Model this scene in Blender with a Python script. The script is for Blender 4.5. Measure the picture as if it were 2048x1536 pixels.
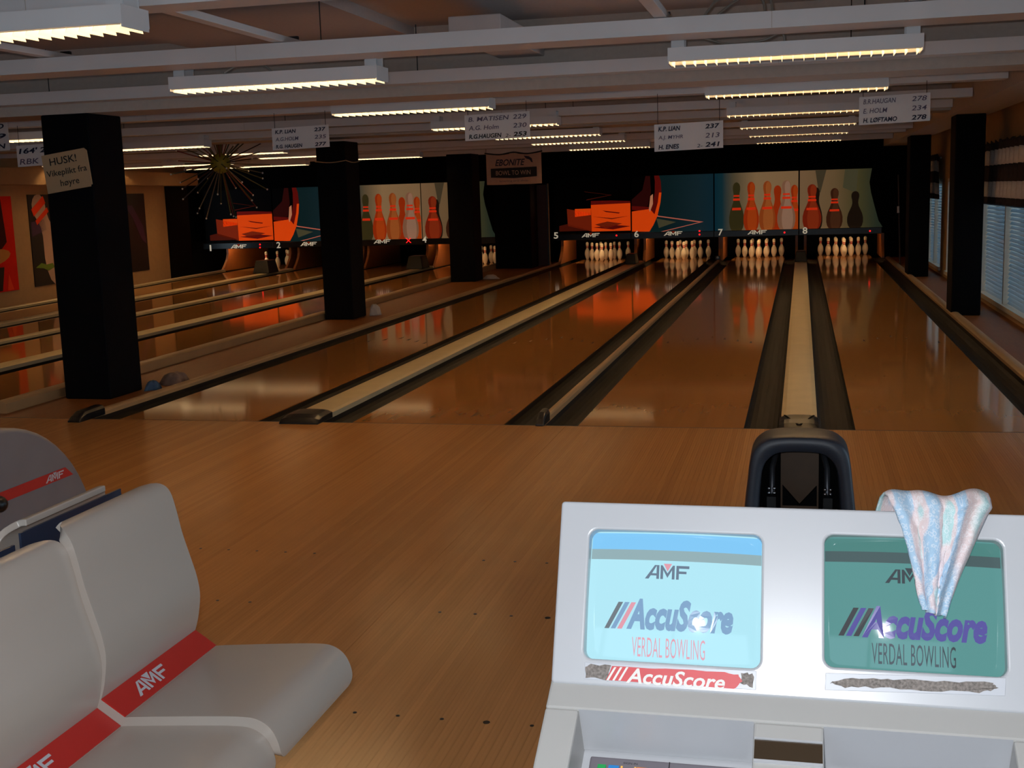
import bpy, math, random
from mathutils import Vector, Matrix
random.seed(7)
PI = math.pi
scene = bpy.context.scene
COL = scene.collection
for o in list(bpy.data.objects):
    bpy.data.objects.remove(o)

# ------------------------------------------------------------------ camera, world, flash, exposure
FPX = 2402.84
CAM = Vector((0.8694, -7.5208, 1.4953))
YAW, PITCH, ROLL = 0.23851, 0.15699, -0.03143
fw = Vector((-math.sin(YAW) * math.cos(PITCH), math.cos(YAW) * math.cos(PITCH), -math.sin(PITCH)))
rt0 = Vector((math.cos(YAW), math.sin(YAW), 0))
up0 = rt0.cross(fw)
RT = math.cos(ROLL) * rt0 + math.sin(ROLL) * up0
UP = -math.sin(ROLL) * rt0 + math.cos(ROLL) * up0
cam_d = bpy.data.cameras.new('camera')
cam_d.sensor_width = 36.0
cam_d.lens = FPX / 2048.0 * 36.0
cam_d.clip_start = 0.05
cam = bpy.data.objects.new('camera', cam_d)
M3 = Matrix((RT, UP, -fw)).transposed()
cam.matrix_world = Matrix.Translation(CAM) @ M3.to_4x4()
COL.objects.link(cam)
scene.camera = cam

vs = scene.view_settings
vs.view_transform = 'Standard'
vs.look = 'None'
vs.exposure = 0.0
vs.gamma = 1.0
vs.use_curve_mapping = False

world = bpy.data.worlds.new('daylight')
scene.world = world
world.use_nodes = True
bg = world.node_tree.nodes['Background']
bg.inputs['Color'].default_value = (0.62, 0.84, 1.0, 1)
bg.inputs['Strength'].default_value = 1.9

# the camera's own flash, the photograph's key light in the foreground
fl = bpy.data.lights.new('camera_flash', 'SPOT')
fl.energy = 150.0
fl.color = (0.92, 0.95, 1.0)
fl.spot_size = math.radians(125)
fl.spot_blend = 0.2
fl.shadow_soft_size = 0.016
flo = bpy.data.objects.new('camera_flash', fl)
flo.matrix_world = Matrix.Translation(CAM + UP * 0.055 + RT * -0.03 + fw * 0.02) @ M3.to_4x4()
COL.objects.link(flo)

scene.cycles.max_bounces = 8
scene.cycles.diffuse_bounces = 4
scene.cycles.glossy_bounces = 4
scene.cycles.sample_clamp_indirect = 5.0
scene.cycles.sample_clamp_direct = 12.0

TUBE_STRENGTH = 104.0
TUBE_COLOR = (1.0, 0.62, 0.27)


def at(u, v, axis, val):
    """point on the plane (axis = val) seen at pixel u, v of the 2048 x 1536 photograph"""
    d = RT * ((u - 1024) / FPX) - UP * ((v - 768) / FPX) + fw
    t = (val - CAM[axis]) / d[axis]
    return CAM + d * t


def aX(u, v, x): return at(u, v, 0, x)
def aY(u, v, y): return at(u, v, 1, y)
def aZ(u, v, z=0.0): return at(u, v, 2, z)


# ------------------------------------------------------------------ materials
MATS = {}


def s2l(c):
    return tuple((x / 12.92 if x <= 0.04045 else ((x + 0.055) / 1.055) ** 2.4) for x in (c[0] / 255, c[1] / 255, c[2] / 255)) + (1,)


def mat(name, rgb, rough=0.5, metal=0.0, spec=0.5, noise=0.0, nscale=20.0, bump=0.0, emit=None, estr=0.0, rand=0.0, coat=0.0, stretch=None):
    """procedural Principled: colour in sRGB 0-255, noise = value variation, rand = per-object variation"""
    if name in MATS:
        return MATS[name]
    m = bpy.data.materials.new(name)
    m.use_nodes = True
    nt = m.node_tree
    b = nt.nodes['Principled BSDF']
    b.inputs['Roughness'].default_value = rough
    b.inputs['Metallic'].default_value = metal
    b.inputs['Specular IOR Level'].default_value = spec
    if coat:
        b.inputs['Coat Weight'].default_value = coat
        b.inputs['Coat Roughness'].default_value = 0.05
    c = s2l(rgb)
    tc = nt.nodes.new('ShaderNodeTexCoord')
    mp = nt.nodes.new('ShaderNodeMapping')
    nt.links.new(tc.outputs['Object'], mp.inputs['Vector'])
    if stretch:
        mp.inputs['Scale'].default_value = stretch
    nz = nt.nodes.new('ShaderNodeTexNoise')
    nz.inputs['Scale'].default_value = nscale
    nz.inputs['Detail'].default_value = 4
    nt.links.new(mp.outputs['Vector'], nz.inputs['Vector'])
    mr = nt.nodes.new('ShaderNodeMapRange')
    mr.inputs['From Min'].default_value = 0.25
    mr.inputs['From Max'].default_value = 0.75
    mr.inputs['To Min'].default_value = 1 - max(noise, 0.02)
    mr.inputs['To Max'].default_value = 1 + max(noise, 0.02)
    nt.links.new(nz.outputs['Fac'], mr.inputs['Value'])
    hs = nt.nodes.new('ShaderNodeHueSaturation')
    hs.inputs['Color'].default_value = c
    val = mr.outputs['Result']
    if rand:
        oi = nt.nodes.new('ShaderNodeObjectInfo')
        m2 = nt.nodes.new('ShaderNodeMapRange')
        m2.inputs['To Min'].default_value = 1 - rand
        m2.inputs['To Max'].default_value = 1 + rand
        nt.links.new(oi.outputs['Random'], m2.inputs['Value'])
        mu = nt.nodes.new('ShaderNodeMath')
        mu.operation = 'MULTIPLY'
        nt.links.new(val, mu.inputs[0])
        nt.links.new(m2.outputs['Result'], mu.inputs[1])
        val = mu.outputs['Value']
    nt.links.new(val, hs.inputs['Value'])
    nt.links.new(hs.outputs['Color'], b.inputs['Base Color'])
    if bump:
        bp = nt.nodes.new('ShaderNodeBump')
        bp.inputs['Strength'].default_value = bump
        bp.inputs['Distance'].default_value = 0.01
        nt.links.new(nz.outputs['Fac'], bp.inputs['Height'])
        nt.links.new(bp.outputs['Normal'], b.inputs['Normal'])
    if emit:
        b.inputs['Emission Color'].default_value = s2l(emit)
        b.inputs['Emission Strength'].default_value = estr
    MATS[name] = m
    return m


def wood_boards(name, rgb, rough, width=0.027, var=0.16, coat=0.0, spec=0.5):
    """laminate lane surface: narrow printed boards along Y with grain"""
    m = bpy.data.materials.new(name)
    m.use_nodes = True
    nt = m.node_tree
    b = nt.nodes['Principled BSDF']
    b.inputs['Roughness'].default_value = rough
    b.inputs['Specular IOR Level'].default_value = spec
    geo = nt.nodes.new('ShaderNodeNewGeometry')
    sep = nt.nodes.new('ShaderNodeSeparateXYZ')
    nt.links.new(geo.outputs['Position'], sep.inputs[0])
    dv = nt.nodes.new('ShaderNodeMath'); dv.operation = 'DIVIDE'; dv.inputs[1].default_value = width
    nt.links.new(sep.outputs['X'], dv.inputs[0])
    fl_ = nt.nodes.new('ShaderNodeMath'); fl_.operation = 'FLOOR'
    nt.links.new(dv.outputs[0], fl_.inputs[0])
    wn = nt.nodes.new('ShaderNodeTexWhiteNoise'); wn.noise_dimensions = '1D'
    nt.links.new(fl_.outputs[0], wn.inputs['W'])
    mp = nt.nodes.new('ShaderNodeMapping')
    mp.inputs['Scale'].default_value = (30, 0.5, 30)
    nt.links.new(geo.outputs['Position'], mp.inputs['Vector'])
    nz = nt.nodes.new('ShaderNodeTexNoise'); nz.inputs['Scale'].default_value = 1.0; nz.inputs['Detail'].default_value = 5
    nt.links.new(mp.outputs[0], nz.inputs['Vector'])
    a = nt.nodes.new('ShaderNodeMapRange')
    a.inputs['To Min'].default_value = 1 - var; a.inputs['To Max'].default_value = 1 + var
    nt.links.new(wn.outputs['Value'], a.inputs['Value'])
    g = nt.nodes.new('ShaderNodeMapRange')
    g.inputs['From Min'].default_value = 0.3; g.inputs['From Max'].default_value = 0.7
    g.inputs['To Min'].default_value = 0.985; g.inputs['To Max'].default_value = 1.015
    nt.links.new(nz.outputs['Fac'], g.inputs['Value'])
    mu = nt.nodes.new('ShaderNodeMath'); mu.operation = 'MULTIPLY'
    nt.links.new(a.outputs[0], mu.inputs[0]); nt.links.new(g.outputs[0], mu.inputs[1])
    hs = nt.nodes.new('ShaderNodeHueSaturation')
    hs.inputs['Color'].default_value = s2l(rgb)
    nt.links.new(mu.outputs[0], hs.inputs['Value'])
    nt.links.new(hs.outputs['Color'], b.inputs['Base Color'])
    if coat:
        b.inputs['Coat Weight'].default_value = coat
        b.inputs['Coat Roughness'].default_value = 0.03
    MATS[name] = m
    return m


mat('white_paint', (196, 190, 190), 0.5, noise=0.05, nscale=6)
mat('tray_white', (216, 214, 216), 0.42, noise=0.04, nscale=3)
mat('ceiling', (190, 182, 180), 0.9, noise=0.05, nscale=40, bump=0.15)
mat('concrete', (186, 176, 168), 0.9, noise=0.06, nscale=25, bump=0.15)
mat('wall_beige', (176, 140, 98), 0.85, noise=0.05, nscale=12)
mat('black_wall', (5, 5, 6), 0.9, spec=0.1, noise=0.1)
mat('column_navy', (4, 5, 10), 0.8, spec=0.12, noise=0.12, nscale=8)
mat('black_plastic', (17, 17, 19), 0.32, noise=0.08)
mat('black_matte', (5, 5, 6), 0.85, spec=0.1)
mat('charcoal_plastic', (46, 50, 60), 0.45, noise=0.06, nscale=60, bump=0.06)
mat('gutter', (22, 19, 16), 0.7, spec=0.2, noise=0.35, nscale=3.0, stretch=(14, 0.8, 14))
mat('cap_cream', (196, 176, 138), 0.4, noise=0.06, nscale=6)
mat('cap_tan', (172, 138, 98), 0.4, noise=0.06, nscale=6)
mat('kick_wood', (150, 88, 44), 0.4, noise=0.12, nscale=5, stretch=(4, 4, 1))
mat('walk_wood', (132, 82, 46), 0.45, spec=0.2, noise=0.14, nscale=6, stretch=(8, .6, 8))
mat('red_plastic', (186, 44, 38), 0.38, noise=0.03)
mat('seat_plastic', (178, 167, 157), 0.27, noise=0.02, nscale=3)
mat('console_plastic', (182, 183, 186), 0.3, noise=0.03, nscale=4)
mat('console_lower', (178, 176, 172), 0.33, noise=0.03, nscale=4)
mat('grey_hood', (122, 118, 122), 0.45, noise=0.04, nscale=10)
mat('chrome', (220, 220, 225), 0.08, metal=1.0)
mat('steel_dark', (70, 72, 78), 0.35, metal=0.6)
mat('print_white', (230, 226, 220), 0.6)
mat('sign_white', (230, 222, 206), 0.6, emit=(230, 214, 186), estr=0.4)  # numbers and logos carry added emission so they read brighter
mat('cover_black', (20, 15, 13), 0.5)
mat('print_grey', (190, 188, 194), 0.5)
mat('ink_black', (14, 12, 14), 0.7)
mat('ink_blue', (32, 30, 58), 0.7)
mat('paper', (234, 228, 228), 0.8, noise=0.03, nscale=5)
mat('paper_tan', (186, 158, 122), 0.7, noise=0.04, nscale=6)
mat('banner_cloth', (196, 160, 140), 0.8, noise=0.04)
mat('blind_slat', (214, 224, 230), 0.5)
mat('window_frame', (214, 206, 190), 0.5, noise=0.03)
mat('valance_white', (226, 216, 206), 0.9, noise=0.08, nscale=30)
mat('valance_dark', (44, 34, 32), 0.9, noise=0.1, nscale=30)
mat('led_red', (120, 4, 6), 0.4, emit=(255, 20, 24), estr=3.0)
mat('dot_black', (20, 14, 10), 0.5)
mat('tube_glow', (255, 255, 255), 0.5, emit=(255, 255, 255), estr=1.0)
_t = MATS['tube_glow'].node_tree.nodes['Principled BSDF']
_t.inputs['Emission Color'].default_value = TUBE_COLOR + (1,)
_t.inputs['Emission Strength'].default_value = TUBE_STRENGTH
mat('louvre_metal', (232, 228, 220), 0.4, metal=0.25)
mat('louvre_glow', (110, 100, 90), 0.5, emit=(255, 226, 170), estr=1.5)  # blades emit a glow in place of the tube light they would reflect
MATS['louvre_glow'].cycles.emission_sampling = 'FRONT'
mat('wire', (26, 22, 22), 0.6)
mat('cable_grey', (150, 140, 130), 0.6)
wood_boards('lane_wood', (170, 117, 65), 0.07, width=0.055, var=0.035, spec=0.55)
mat('board_wood', (182, 129, 78), 0.19, noise=0.10, nscale=3.0, rand=0.07, stretch=(40, 0.8, 40), spec=0.45)
M = MATS


# ------------------------------------------------------------------ mesh helpers
class MB:
    def __init__(s):
        s.v = []; s.f = []

    def add(s, vs_, fs_):
        n = len(s.v)
        s.v += [Vector(p) for p in vs_]
        s.f += [tuple(i + n for i in f) for f in fs_]
        return s

    def hexa(s, p):
        """eight corners: 4 bottom ccw, 4 top ccw"""
        return s.add(p, [(3, 2, 1, 0), (4, 5, 6, 7), (0, 1, 5, 4), (1, 2, 6, 5), (2, 3, 7, 6), (3, 0, 4, 7)])

    def box(s, x0, x1, y0, y1, z0, z1):
        return s.hexa([(x0, y0, z0), (x1, y0, z0), (x1, y1, z0), (x0, y1, z0), (x0, y0, z1), (x1, y0, z1), (x1, y1, z1), (x0, y1, z1)])

    def bar(s, a0, a1, ya, b0, b1, yb, z0, z1):
        """box whose X range runs from (a0,a1) at ya to (b0,b1) at yb"""
        return s.hexa([(a0, ya, z0), (a1, ya, z0), (b1, yb, z0), (b0, yb, z0), (a0, ya, z1), (a1, ya, z1), (b1, yb, z1), (b0, yb, z1)])

    def prism(s, poly, fn0, fn1):
        """extrude a 2d polygon between two mappings 2d -> 3d"""
        n = len(poly)
        s.add([fn0(*p) for p in poly] + [fn1(*p) for p in poly],
              [tuple(range(n - 1, -1, -1)), tuple(range(n, 2 * n))] + [(i, (i + 1) % n, n + (i + 1) % n, n + i) for i in range(n)])
        return s

    def rings(s, rings, close=True, caps=True):
        n = len(rings[0]); vs_ = [p for r in rings for p in r]; fs_ = []
        for i in range(len(rings) - 1):
            for j in range(n if close else n - 1):
                a = i * n + j; b_ = i * n + (j + 1) % n
                fs_.append((a, b_, b_ + n, a + n))
        if caps and close:
            fs_.append(tuple(range(n - 1, -1, -1)))
            k = (len(rings) - 1) * n
            fs_.append(tuple(range(k, k + n)))
        return s.add(vs_, fs_)

    def tube(s, pts, r, n=8):
        pts = [Vector(p) for p in pts]; rs = []
        for i, p in enumerate(pts):
            d = (pts[min(i + 1, len(pts) - 1)] - pts[max(i - 1, 0)]).normalized()
            a = d.orthogonal().normalized() if i == 0 else (rs_a - d * rs_a.dot(d)).normalized()
            rs_a = a; b_ = d.cross(a)
            rr = r[i] if isinstance(r, (list, tuple)) else r
            rs.append([p + (a * math.cos(2 * PI * k / n) + b_ * math.sin(2 * PI * k / n)) * rr for k in range(n)])
        return s.rings(rs)

    def lathe(s, prof, n=16, c=(0, 0, 0)):
        c = Vector(c)
        return s.rings([[c + Vector((r * math.cos(2 * PI * k / n), r * math.sin(2 * PI * k / n), z)) for k in range(n)] for r, z in prof])

    def sphere(s, c, r, n=12, m_=8):
        return s.lathe([(max(1e-4, r * math.sin(PI * i / m_)), -r * math.cos(PI * i / m_)) for i in range(m_ + 1)], n, c)

    def disc(s, c, r, n=12, ex=(1, 0, 0), ey=(0, 1, 0), th=0.0006):
        c = Vector(c); ex = Vector(ex); ey = Vector(ey); nn = ex.cross(ey)
        P = [(r * math.cos(2 * PI * k / n), r * math.sin(2 * PI * k / n)) for k in range(n)]
        return s.prism(P, lambda a, b_: c + ex * a + ey * b_ - nn * th, lambda a, b_: c + ex * a + ey * b_ + nn * th)

    def build(s, name, material, parent=None, smooth=False, bevel=0.0, segs=2, ang=35):
        off = wloc(parent)
        me = bpy.data.meshes.new(name)
        me.from_pydata([tuple(p - off) for p in s.v], [], s.f)
        me.validate()
        return finish(name, me, material, parent, smooth, bevel, segs, ang)


def finish(name, me, material, parent, smooth=False, bevel=0.0, segs=2, ang=35):
    o = bpy.data.objects.new(name, me)
    me.materials.append(M[material] if isinstance(material, str) else material)
    COL.objects.link(o)
    if parent:
        o.parent = parent
    if smooth:
        for p in me.polygons:
            p.use_smooth = True
    if bevel:
        md = o.modifiers.new('bevel', 'BEVEL')
        md.width = bevel; md.segments = segs; md.limit_method = 'ANGLE'; md.angle_limit = math.radians(ang)
        if smooth or segs > 2:
            for p in me.polygons:
                p.use_smooth = True
            wn = o.modifiers.new('wn', 'WEIGHTED_NORMAL'); wn.keep_sharp = False
    return o


def wloc(o):
    r = Vector((0, 0, 0))
    while o is not None:
        r += o.location; o = o.parent
    return r


def tag(o, label=None, cat=None, group=None, kind=None):
    if label: o['label'] = label
    if cat: o['category'] = cat
    if group: o['group'] = group
    if kind: o['kind'] = kind
    return o


def thing(name, loc, label, cat, group=None, kind=None):
    o = bpy.data.objects.new(name, None)
    o.empty_display_size = 0.1
    o.location = loc
    COL.objects.link(o)
    return tag(o, label, cat, group, kind)


def struct(name, mb, material, label=None, cat=None, **kw):
    o = mb.build(name, material, None, **kw)
    return tag(o, label, cat, kind='structure')


def copy_tree(o, parent=None):
    c = o.copy(); COL.objects.link(c)
    c.parent = parent
    for ch in list(o.children):
        copy_tree(ch, c)
    return c


_TXT = {}


def text_polys(body, bold=0.0, shear=0.0, spacing=1.0):
    key = (body, bold, shear, spacing)
    if key in _TXT:
        return _TXT[key]
    cu = bpy.data.curves.new('t', 'FONT')
    cu.body = body; cu.size = 1.0; cu.resolution_u = 3; cu.shear = shear; cu.offset = bold; cu.space_character = spacing
    cu.fill_mode = 'FRONT'
    ob = bpy.data.objects.new('t', cu); COL.objects.link(ob)
    dg = bpy.context.evaluated_depsgraph_get()
    me = bpy.data.meshes.new_from_object(ob.evaluated_get(dg))
    V = [(v.co.x, v.co.y) for v in me.vertices]; F = [tuple(p.vertices) for p in me.polygons]
    bpy.data.objects.remove(ob); bpy.data.curves.remove(cu); bpy.data.meshes.remove(me)
    x0 = min(p[0] for p in V); x1 = max(p[0] for p in V); y0 = min(p[1] for p in V); y1 = max(p[1] for p in V)
    _TXT[key] = ([(p[0] - x0, p[1] - y0) for p in V], F, x1 - x0, y1 - y0)
    return _TXT[key]


def text(body, w, h, fn, bold=0.0, shear=0.0, spacing=1.0, mb=None):
    """flat lettering w x h whose lower left corner is (0,0); fn maps 2d to 3d"""
    V, F, W, H = text_polys(body, bold, shear, spacing)
    mb = mb or MB()
    return mb.add([fn(x / W * w, y / H * h) for x, y in V], F)


def planar(o, ex, ey):
    o = Vector(o); ex = Vector(ex); ey = Vector(ey)
    return lambda a, b_: o + ex * a + ey * b_


def quad(u0, v0, u1, v1):
    return [(u0, v0), (u1, v0), (u1, v1), (u0, v1)]


def flat(mb, poly, fn):
    return mb.add([fn(*p) for p in poly], [tuple(range(len(poly)))])


def amf(w, h, fn):
    """the three wide letters with a wedge standing in the M; returns letters and wedge"""
    mb = MB()
    t = 0.2
    def P(pts): flat(mb, [(x * w / 3.3, y * h) for x, y in pts], fn)
    P([(0, 0), (0.28, 0), (0.86, 0.95), (0.72, 1)]); P([(0.72, 1), (0.86, 0.95), (0.86, 0), (1.06, 0), (1.06, 1)])
    P([(0.42, 0.24), (0.86, 0.24), (0.86, 0.4), (0.52, 0.4)])
    P([(1.16, 0), (1.36, 0), (1.36, 0.75), (1.16, 1)]); P([(2.02, 0), (2.22, 0), (2.22, 1), (2.02, 0.75)])
    P([(1.16, 1), (1.3, 1), (1.69, 0.42), (1.69, 0.1)]); P([(1.69, 0.1), (1.69, 0.42), (2.08, 1), (2.22, 1)])
    P([(2.34, 0), (2.54, 0), (2.54, 1), (2.34, 1)]); P([(2.54, 0.8), (3.3, 0.8), (3.3, 1), (2.54, 1)]); P([(2.54, 0.42), (3.1, 0.42), (3.1, 0.6), (2.54, 0.6)])
    wd = MB()
    flat(wd, [(1.69 * w / 3.3, 0.55 * h), (2.0 * w / 3.3, 1.12 * h), (1.38 * w / 3.3, 1.12 * h)], fn)
    return mb, wd


def curve_plate(polys, depth, bevel, bres=2):
    """filled 2d outline with holes, extruded along +z by depth, edges rounded; returns verts, faces"""
    cu = bpy.data.curves.new('c', 'CURVE'); cu.dimensions = '2D'; cu.fill_mode = 'BOTH'
    cu.extrude = depth / 2 - bevel; cu.bevel_depth = bevel; cu.bevel_resolution = bres; cu.offset = -bevel
    for P in polys:
        sp = cu.splines.new('POLY'); sp.points.add(len(P) - 1); sp.use_cyclic_u = True
        for q, p in zip(sp.points, P):
            q.co = (p[0], p[1], 0, 1)
    ob = bpy.data.objects.new('c', cu); COL.objects.link(ob)
    dg = bpy.context.evaluated_depsgraph_get()
    me = bpy.data.meshes.new_from_object(ob.evaluated_get(dg))
    V = [v.co.copy() for v in me.vertices]; F = [tuple(p.vertices) for p in me.polygons]
    bpy.data.objects.remove(ob); bpy.data.curves.remove(cu); bpy.data.meshes.remove(me)
    return [(p.x, p.y, p.z + depth / 2) for p in V], F


def rrect(x0, y0, x1, y1, r, n=5):
    P = []
    for cx, cy, a in ((x1 - r, y0 + r, -90), (x1 - r, y1 - r, 0), (x0 + r, y1 - r, 90), (x0 + r, y0 + r, 180)):
        for k in range(n + 1):
            t = math.radians(a + 90 * k / n)
            P.append((cx + r * math.cos(t), cy + r * math.sin(t)))
    return P


def catmull(P, n=6):
    out = []
    for i in range(len(P) - 1):
        p0 = P[max(i - 1, 0)]; p1 = P[i]; p2 = P[i + 1]; p3 = P[min(i + 2, len(P) - 1)]
        for k in range(n):
            t = k / n
            out.append(tuple(0.5 * (2 * p1[j] + (p2[j] - p0[j]) * t + (2 * p0[j] - 5 * p1[j] + 4 * p2[j] - p3[j]) * t * t + (3 * p1[j] - p0[j] - 3 * p2[j] + p3[j]) * t ** 3) for j in range(len(p1))))
    out.append(tuple(P[-1]))
    return out


# ------------------------------------------------------------------ the setting
HW = 0.5265
CEN = {5: -3.308, 6: -1.552, 7: 0.0, 8: 1.727}
ORD = ['first', 'second', 'third', 'fourth', 'fifth', 'sixth', 'seventh', 'eighth', 'ninth', 'tenth', 'eleventh', 'twelfth']


def XL(y): return -10.3 - 0.0894 * y


# floor: a base slab, the approach boards on it, a side deck and the walkway between the two banks
floor = struct('floor', MB().box(-12.6, 3.2, -9.6, 20.4, -0.30, -0.13), 'walk_wood')
BW = 0.0274
bm_ = MB().box(0, BW - 0.0005, 0, 6.8, -0.13, 0.0)
first_board = None
nb = 0
x = -5.40
while x < 2.30:
    if first_board is None:
        first_board = bm_.build('board', 'board_wood', floor)
        b_ = first_board
    else:
        b_ = first_board.copy(); COL.objects.link(b_); b_.parent = floor
    b_.location = (x, -6.82, 0)
    nb += 1
    x += BW
    if abs(x + 0.612) < BW / 2:
        x += 0.0015
XB1 = x
MB().box(-12.0, -5.401, -9.6, -0.02, -0.13, 0.0).build('approach_deck', 'walk_wood', floor)
MB().box(XB1, 3.15, -9.6, -0.02, -0.13, 0.0).build('approach_deck', 'walk_wood', floor)
MB().box(-5.40, XB1 - 0.001, -9.6, -6.825, -0.13, 0.0).build('approach_deck', 'walk_wood', floor)
# strip under the foul line
MB().box(-5.4, 2.5, -0.02, 0.0, -0.13, -0.0015).build('foul_line', 'ink_black', floor)
# approach marker dots in three rows for each lane of the right bank
dot0 = None
for lane in (5, 6, 7, 8):
    for y in (-4.384, -3.518, -2.890):
        for k in range(-3, 4):
            r = 0.0105 if (k == 0 and y < -3) else 0.0062
            MB().disc((CEN[lane] + k * 0.1337, y, 0.0006), r, 10).build('marker_dot', 'dot_black', floor)
# walkway between lane 4 and lane 5, and the ledge under the windows
MB().bar(-5.05, -4.14, 0.0, -5.35, -4.14, 18.4, -0.13, -0.004).build('walkway', 'walk_wood', floor)
MB().box(2.60, 3.10, 0.0, 18.4, -0.13, -0.004).build('ledge', 'walk_wood', floor)

# ceiling, its cross beams at the columns and the long beam over the window columns
ceiling = struct('ceiling', MB().box(-12.6, 3.3, -9.6, 20.4, 2.67, 2.9), 'ceiling')
MB().box(-12.4, 2.45, 0.80, 1.27, 2.20, 2.67).build('cross_beam', 'concrete', ceiling)
MB().box(-12.4, 2.45, 6.65, 7.20, 2.25, 2.67).build('cross_beam', 'concrete', ceiling)
MB().box(-12.4, 2.45, 12.75, 13.25, 2.28, 2.67).build('cross_beam', 'concrete', ceiling)
MB().box(-12.4, 2.45, -5.2, -4.7, 2.20, 2.67).build('cross_beam', 'concrete', ceiling)
MB().box(2.45, 2.88, -9.6, 17.9, 2.20, 2.67).build('long_beam', 'concrete', ceiling)
MB().box(2.88, 3.05, -9.6, 17.9, 2.34, 2.67).build('soffit', 'concrete', ceiling)
MB().box(-3.4, -1.78, -4.7, 0.80, 2.60, 2.67).build('ceiling_panel', 'ceiling', ceiling)

# walls
WZ = 2.67
struct('wall_left', MB().bar(XL(-9.6) - 0.2, XL(-9.6), -9.6, XL(15.8) - 0.2, XL(15.8), 15.8, -0.3, WZ), 'wall_beige')
wfr = struct('wall_front', MB().box(-12.6, 3.3, 19.95, 20.2, -0.3, WZ), 'black_wall')
wb = MB().box(-12.6, -6.0, -9.8, -9.6, -0.3, WZ).box(2.4, 3.3, -9.8, -9.6, -0.3, WZ)
wb.box(-6.0, 2.4, -9.8, -9.6, -0.3, 0.7).box(-6.0, 2.4, -9.8, -9.6, 2.25, WZ)
struct('wall_back', wb, 'wall_beige')
# right wall with openings
WX = 3.05
wr = MB()
OPEN = [(-6.4, -1.6), (-0.4, 3.1), (3.75, 8.47), (9.3, 12.2), (12.95, 15.1)]
WIN0, WIN1 = 0.06, 1.52
y = -9.6
for a, b_ in OPEN:
    wr.box(WX, WX + 0.22, y, a, -0.3, WZ)
    wr.box(WX, WX + 0.22, a, b_, -0.3, WIN0)
    wr.box(WX, WX + 0.22, a, b_, WIN1, WZ)
    y = b_
wr.box(WX, WX + 0.22, y, 20.4, -0.3, WZ)
struct('wall_right', wr, 'wall_beige')
# soffit along the left wall and the black stretch of that wall beyond the posters
mb = MB()
mb.bar(XL(-9) - .05, XL(-9) + 0.30, -9.0, XL(15.75) - .05, XL(15.75) + 0.30, 15.75, 1.87, 2.12)
struct('trim_1', mb, 'wall_beige')
mb = MB().bar(XL(14.72) - .05, XL(14.72) + 0.02, 14.72, XL(15.8) - .05, XL(15.8) + 0.02, 15.8, 0.0, 1.86)
struct('trim_2', mb, 'black_wall')
# black masking above the panels, both banks
struct('trim_3', MB().box(-4.42, 3.05, 17.93, 18.02, 1.70, 2.67), 'black_wall')
struct('trim_4', MB().box(-12.3, -4.9, 17.33, 17.42, 1.70, 2.67), 'black_wall')
struct('trim_5', MB().box(2.44, 3.05, 17.93, 18.02, 0.0, 1.70), 'black_wall')

# columns
def column(x0, x1, y0, y1, label, z1=2.2):
    t = struct('column', MB().box(x0, x1, y0, y1, -0.004, z1), 'column_navy', label, 'column', bevel=0.012)
    return t


colA = column(-4.805, -4.40, 0.80, 1.27, 'wide black square column carrying the tan warning sign')
colB = column(-4.985, -4.60, 6.65, 7.12, 'black square column with a thin cord tied round it')
colC = column(-5.115, -4.665, 12.78, 13.30, 'black square column just left of the cloth banner')
colD = column(-5.17, -4.42, 16.25, 16.9, 'black boxed pillar under the cloth banner', 2.0)
colE = column(2.505, 2.815, 6.65, 7.12, 'nearer dark blue column between the two windows')
colF = column(2.515, 2.825, 12.5, 13.1, 'farther dark blue column at the end of the window wall')
# cord tied round the second column
pts = []
for k in range(33):
    a = k / 32 * 4
    cx0, cx1, cy0, cy1 = -4.995, -4.59, 6.64, 7.13
    i = int(a) % 4; f = a - int(a)
    cs = [(cx0, cy0), (cx1, cy0), (cx1, cy1), (cx0, cy1)]
    p, q = cs[i], cs[(i + 1) % 4]
    pts.append((p[0] + (q[0] - p[0]) * f, p[1] + (q[1] - p[1]) * f, 1.965 - 0.02 * math.sin(PI * f)))
tag(MB().tube(pts, 0.006, 6).build('cord', 'cap_tan'), 'thin tan cord tied round a black column', 'cord')

# windows with blinds and valances
wi = 0
GLASS = bpy.data.materials.new('window_glass'); GLASS.use_nodes = True
_nt = GLASS.node_tree
_nt.nodes.remove(_nt.nodes['Principled BSDF'])
_tr = _nt.nodes.new('ShaderNodeBsdfTransparent'); _tr.inputs['Color'].default_value = (0.94, 0.96, 0.97, 1)
_gl = _nt.nodes.new('ShaderNodeBsdfGlossy'); _gl.inputs['Roughness'].default_value = 0.03
_fr = _nt.nodes.new('ShaderNodeFresnel'); _fr.inputs['IOR'].default_value = 1.45
_mx = _nt.nodes.new('ShaderNodeMixShader')
_nt.links.new(_fr.outputs[0], _mx.inputs[0]); _nt.links.new(_tr.outputs[0], _mx.inputs[1]); _nt.links.new(_gl.outputs[0], _mx.inputs[2])
_nt.links.new(_mx.outputs[0], _nt.nodes['Material Output'].inputs['Surface'])
M['window_glass'] = GLASS
SL = bpy.data.materials.new('slat_translucent'); SL.use_nodes = True
nt = SL.node_tree
pb = nt.nodes['Principled BSDF']; pb.inputs['Base Color'].default_value = s2l((205, 218, 224)); pb.inputs['Roughness'].default_value = 0.5
tl = nt.nodes.new('ShaderNodeBsdfTranslucent'); tl.inputs['Color'].default_value = s2l((190, 212, 224))
mx = nt.nodes.new('ShaderNodeMixShader'); mx.inputs[0].default_value = 0.32
nt.links.new(pb.outputs[0], mx.inputs[1]); nt.links.new(tl.outputs[0], mx.inputs[2])
nt.links.new(mx.outputs[0], nt.nodes['Material Output'].inputs['Surface'])
M['slat'] = SL
slat_mesh = {}


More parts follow.
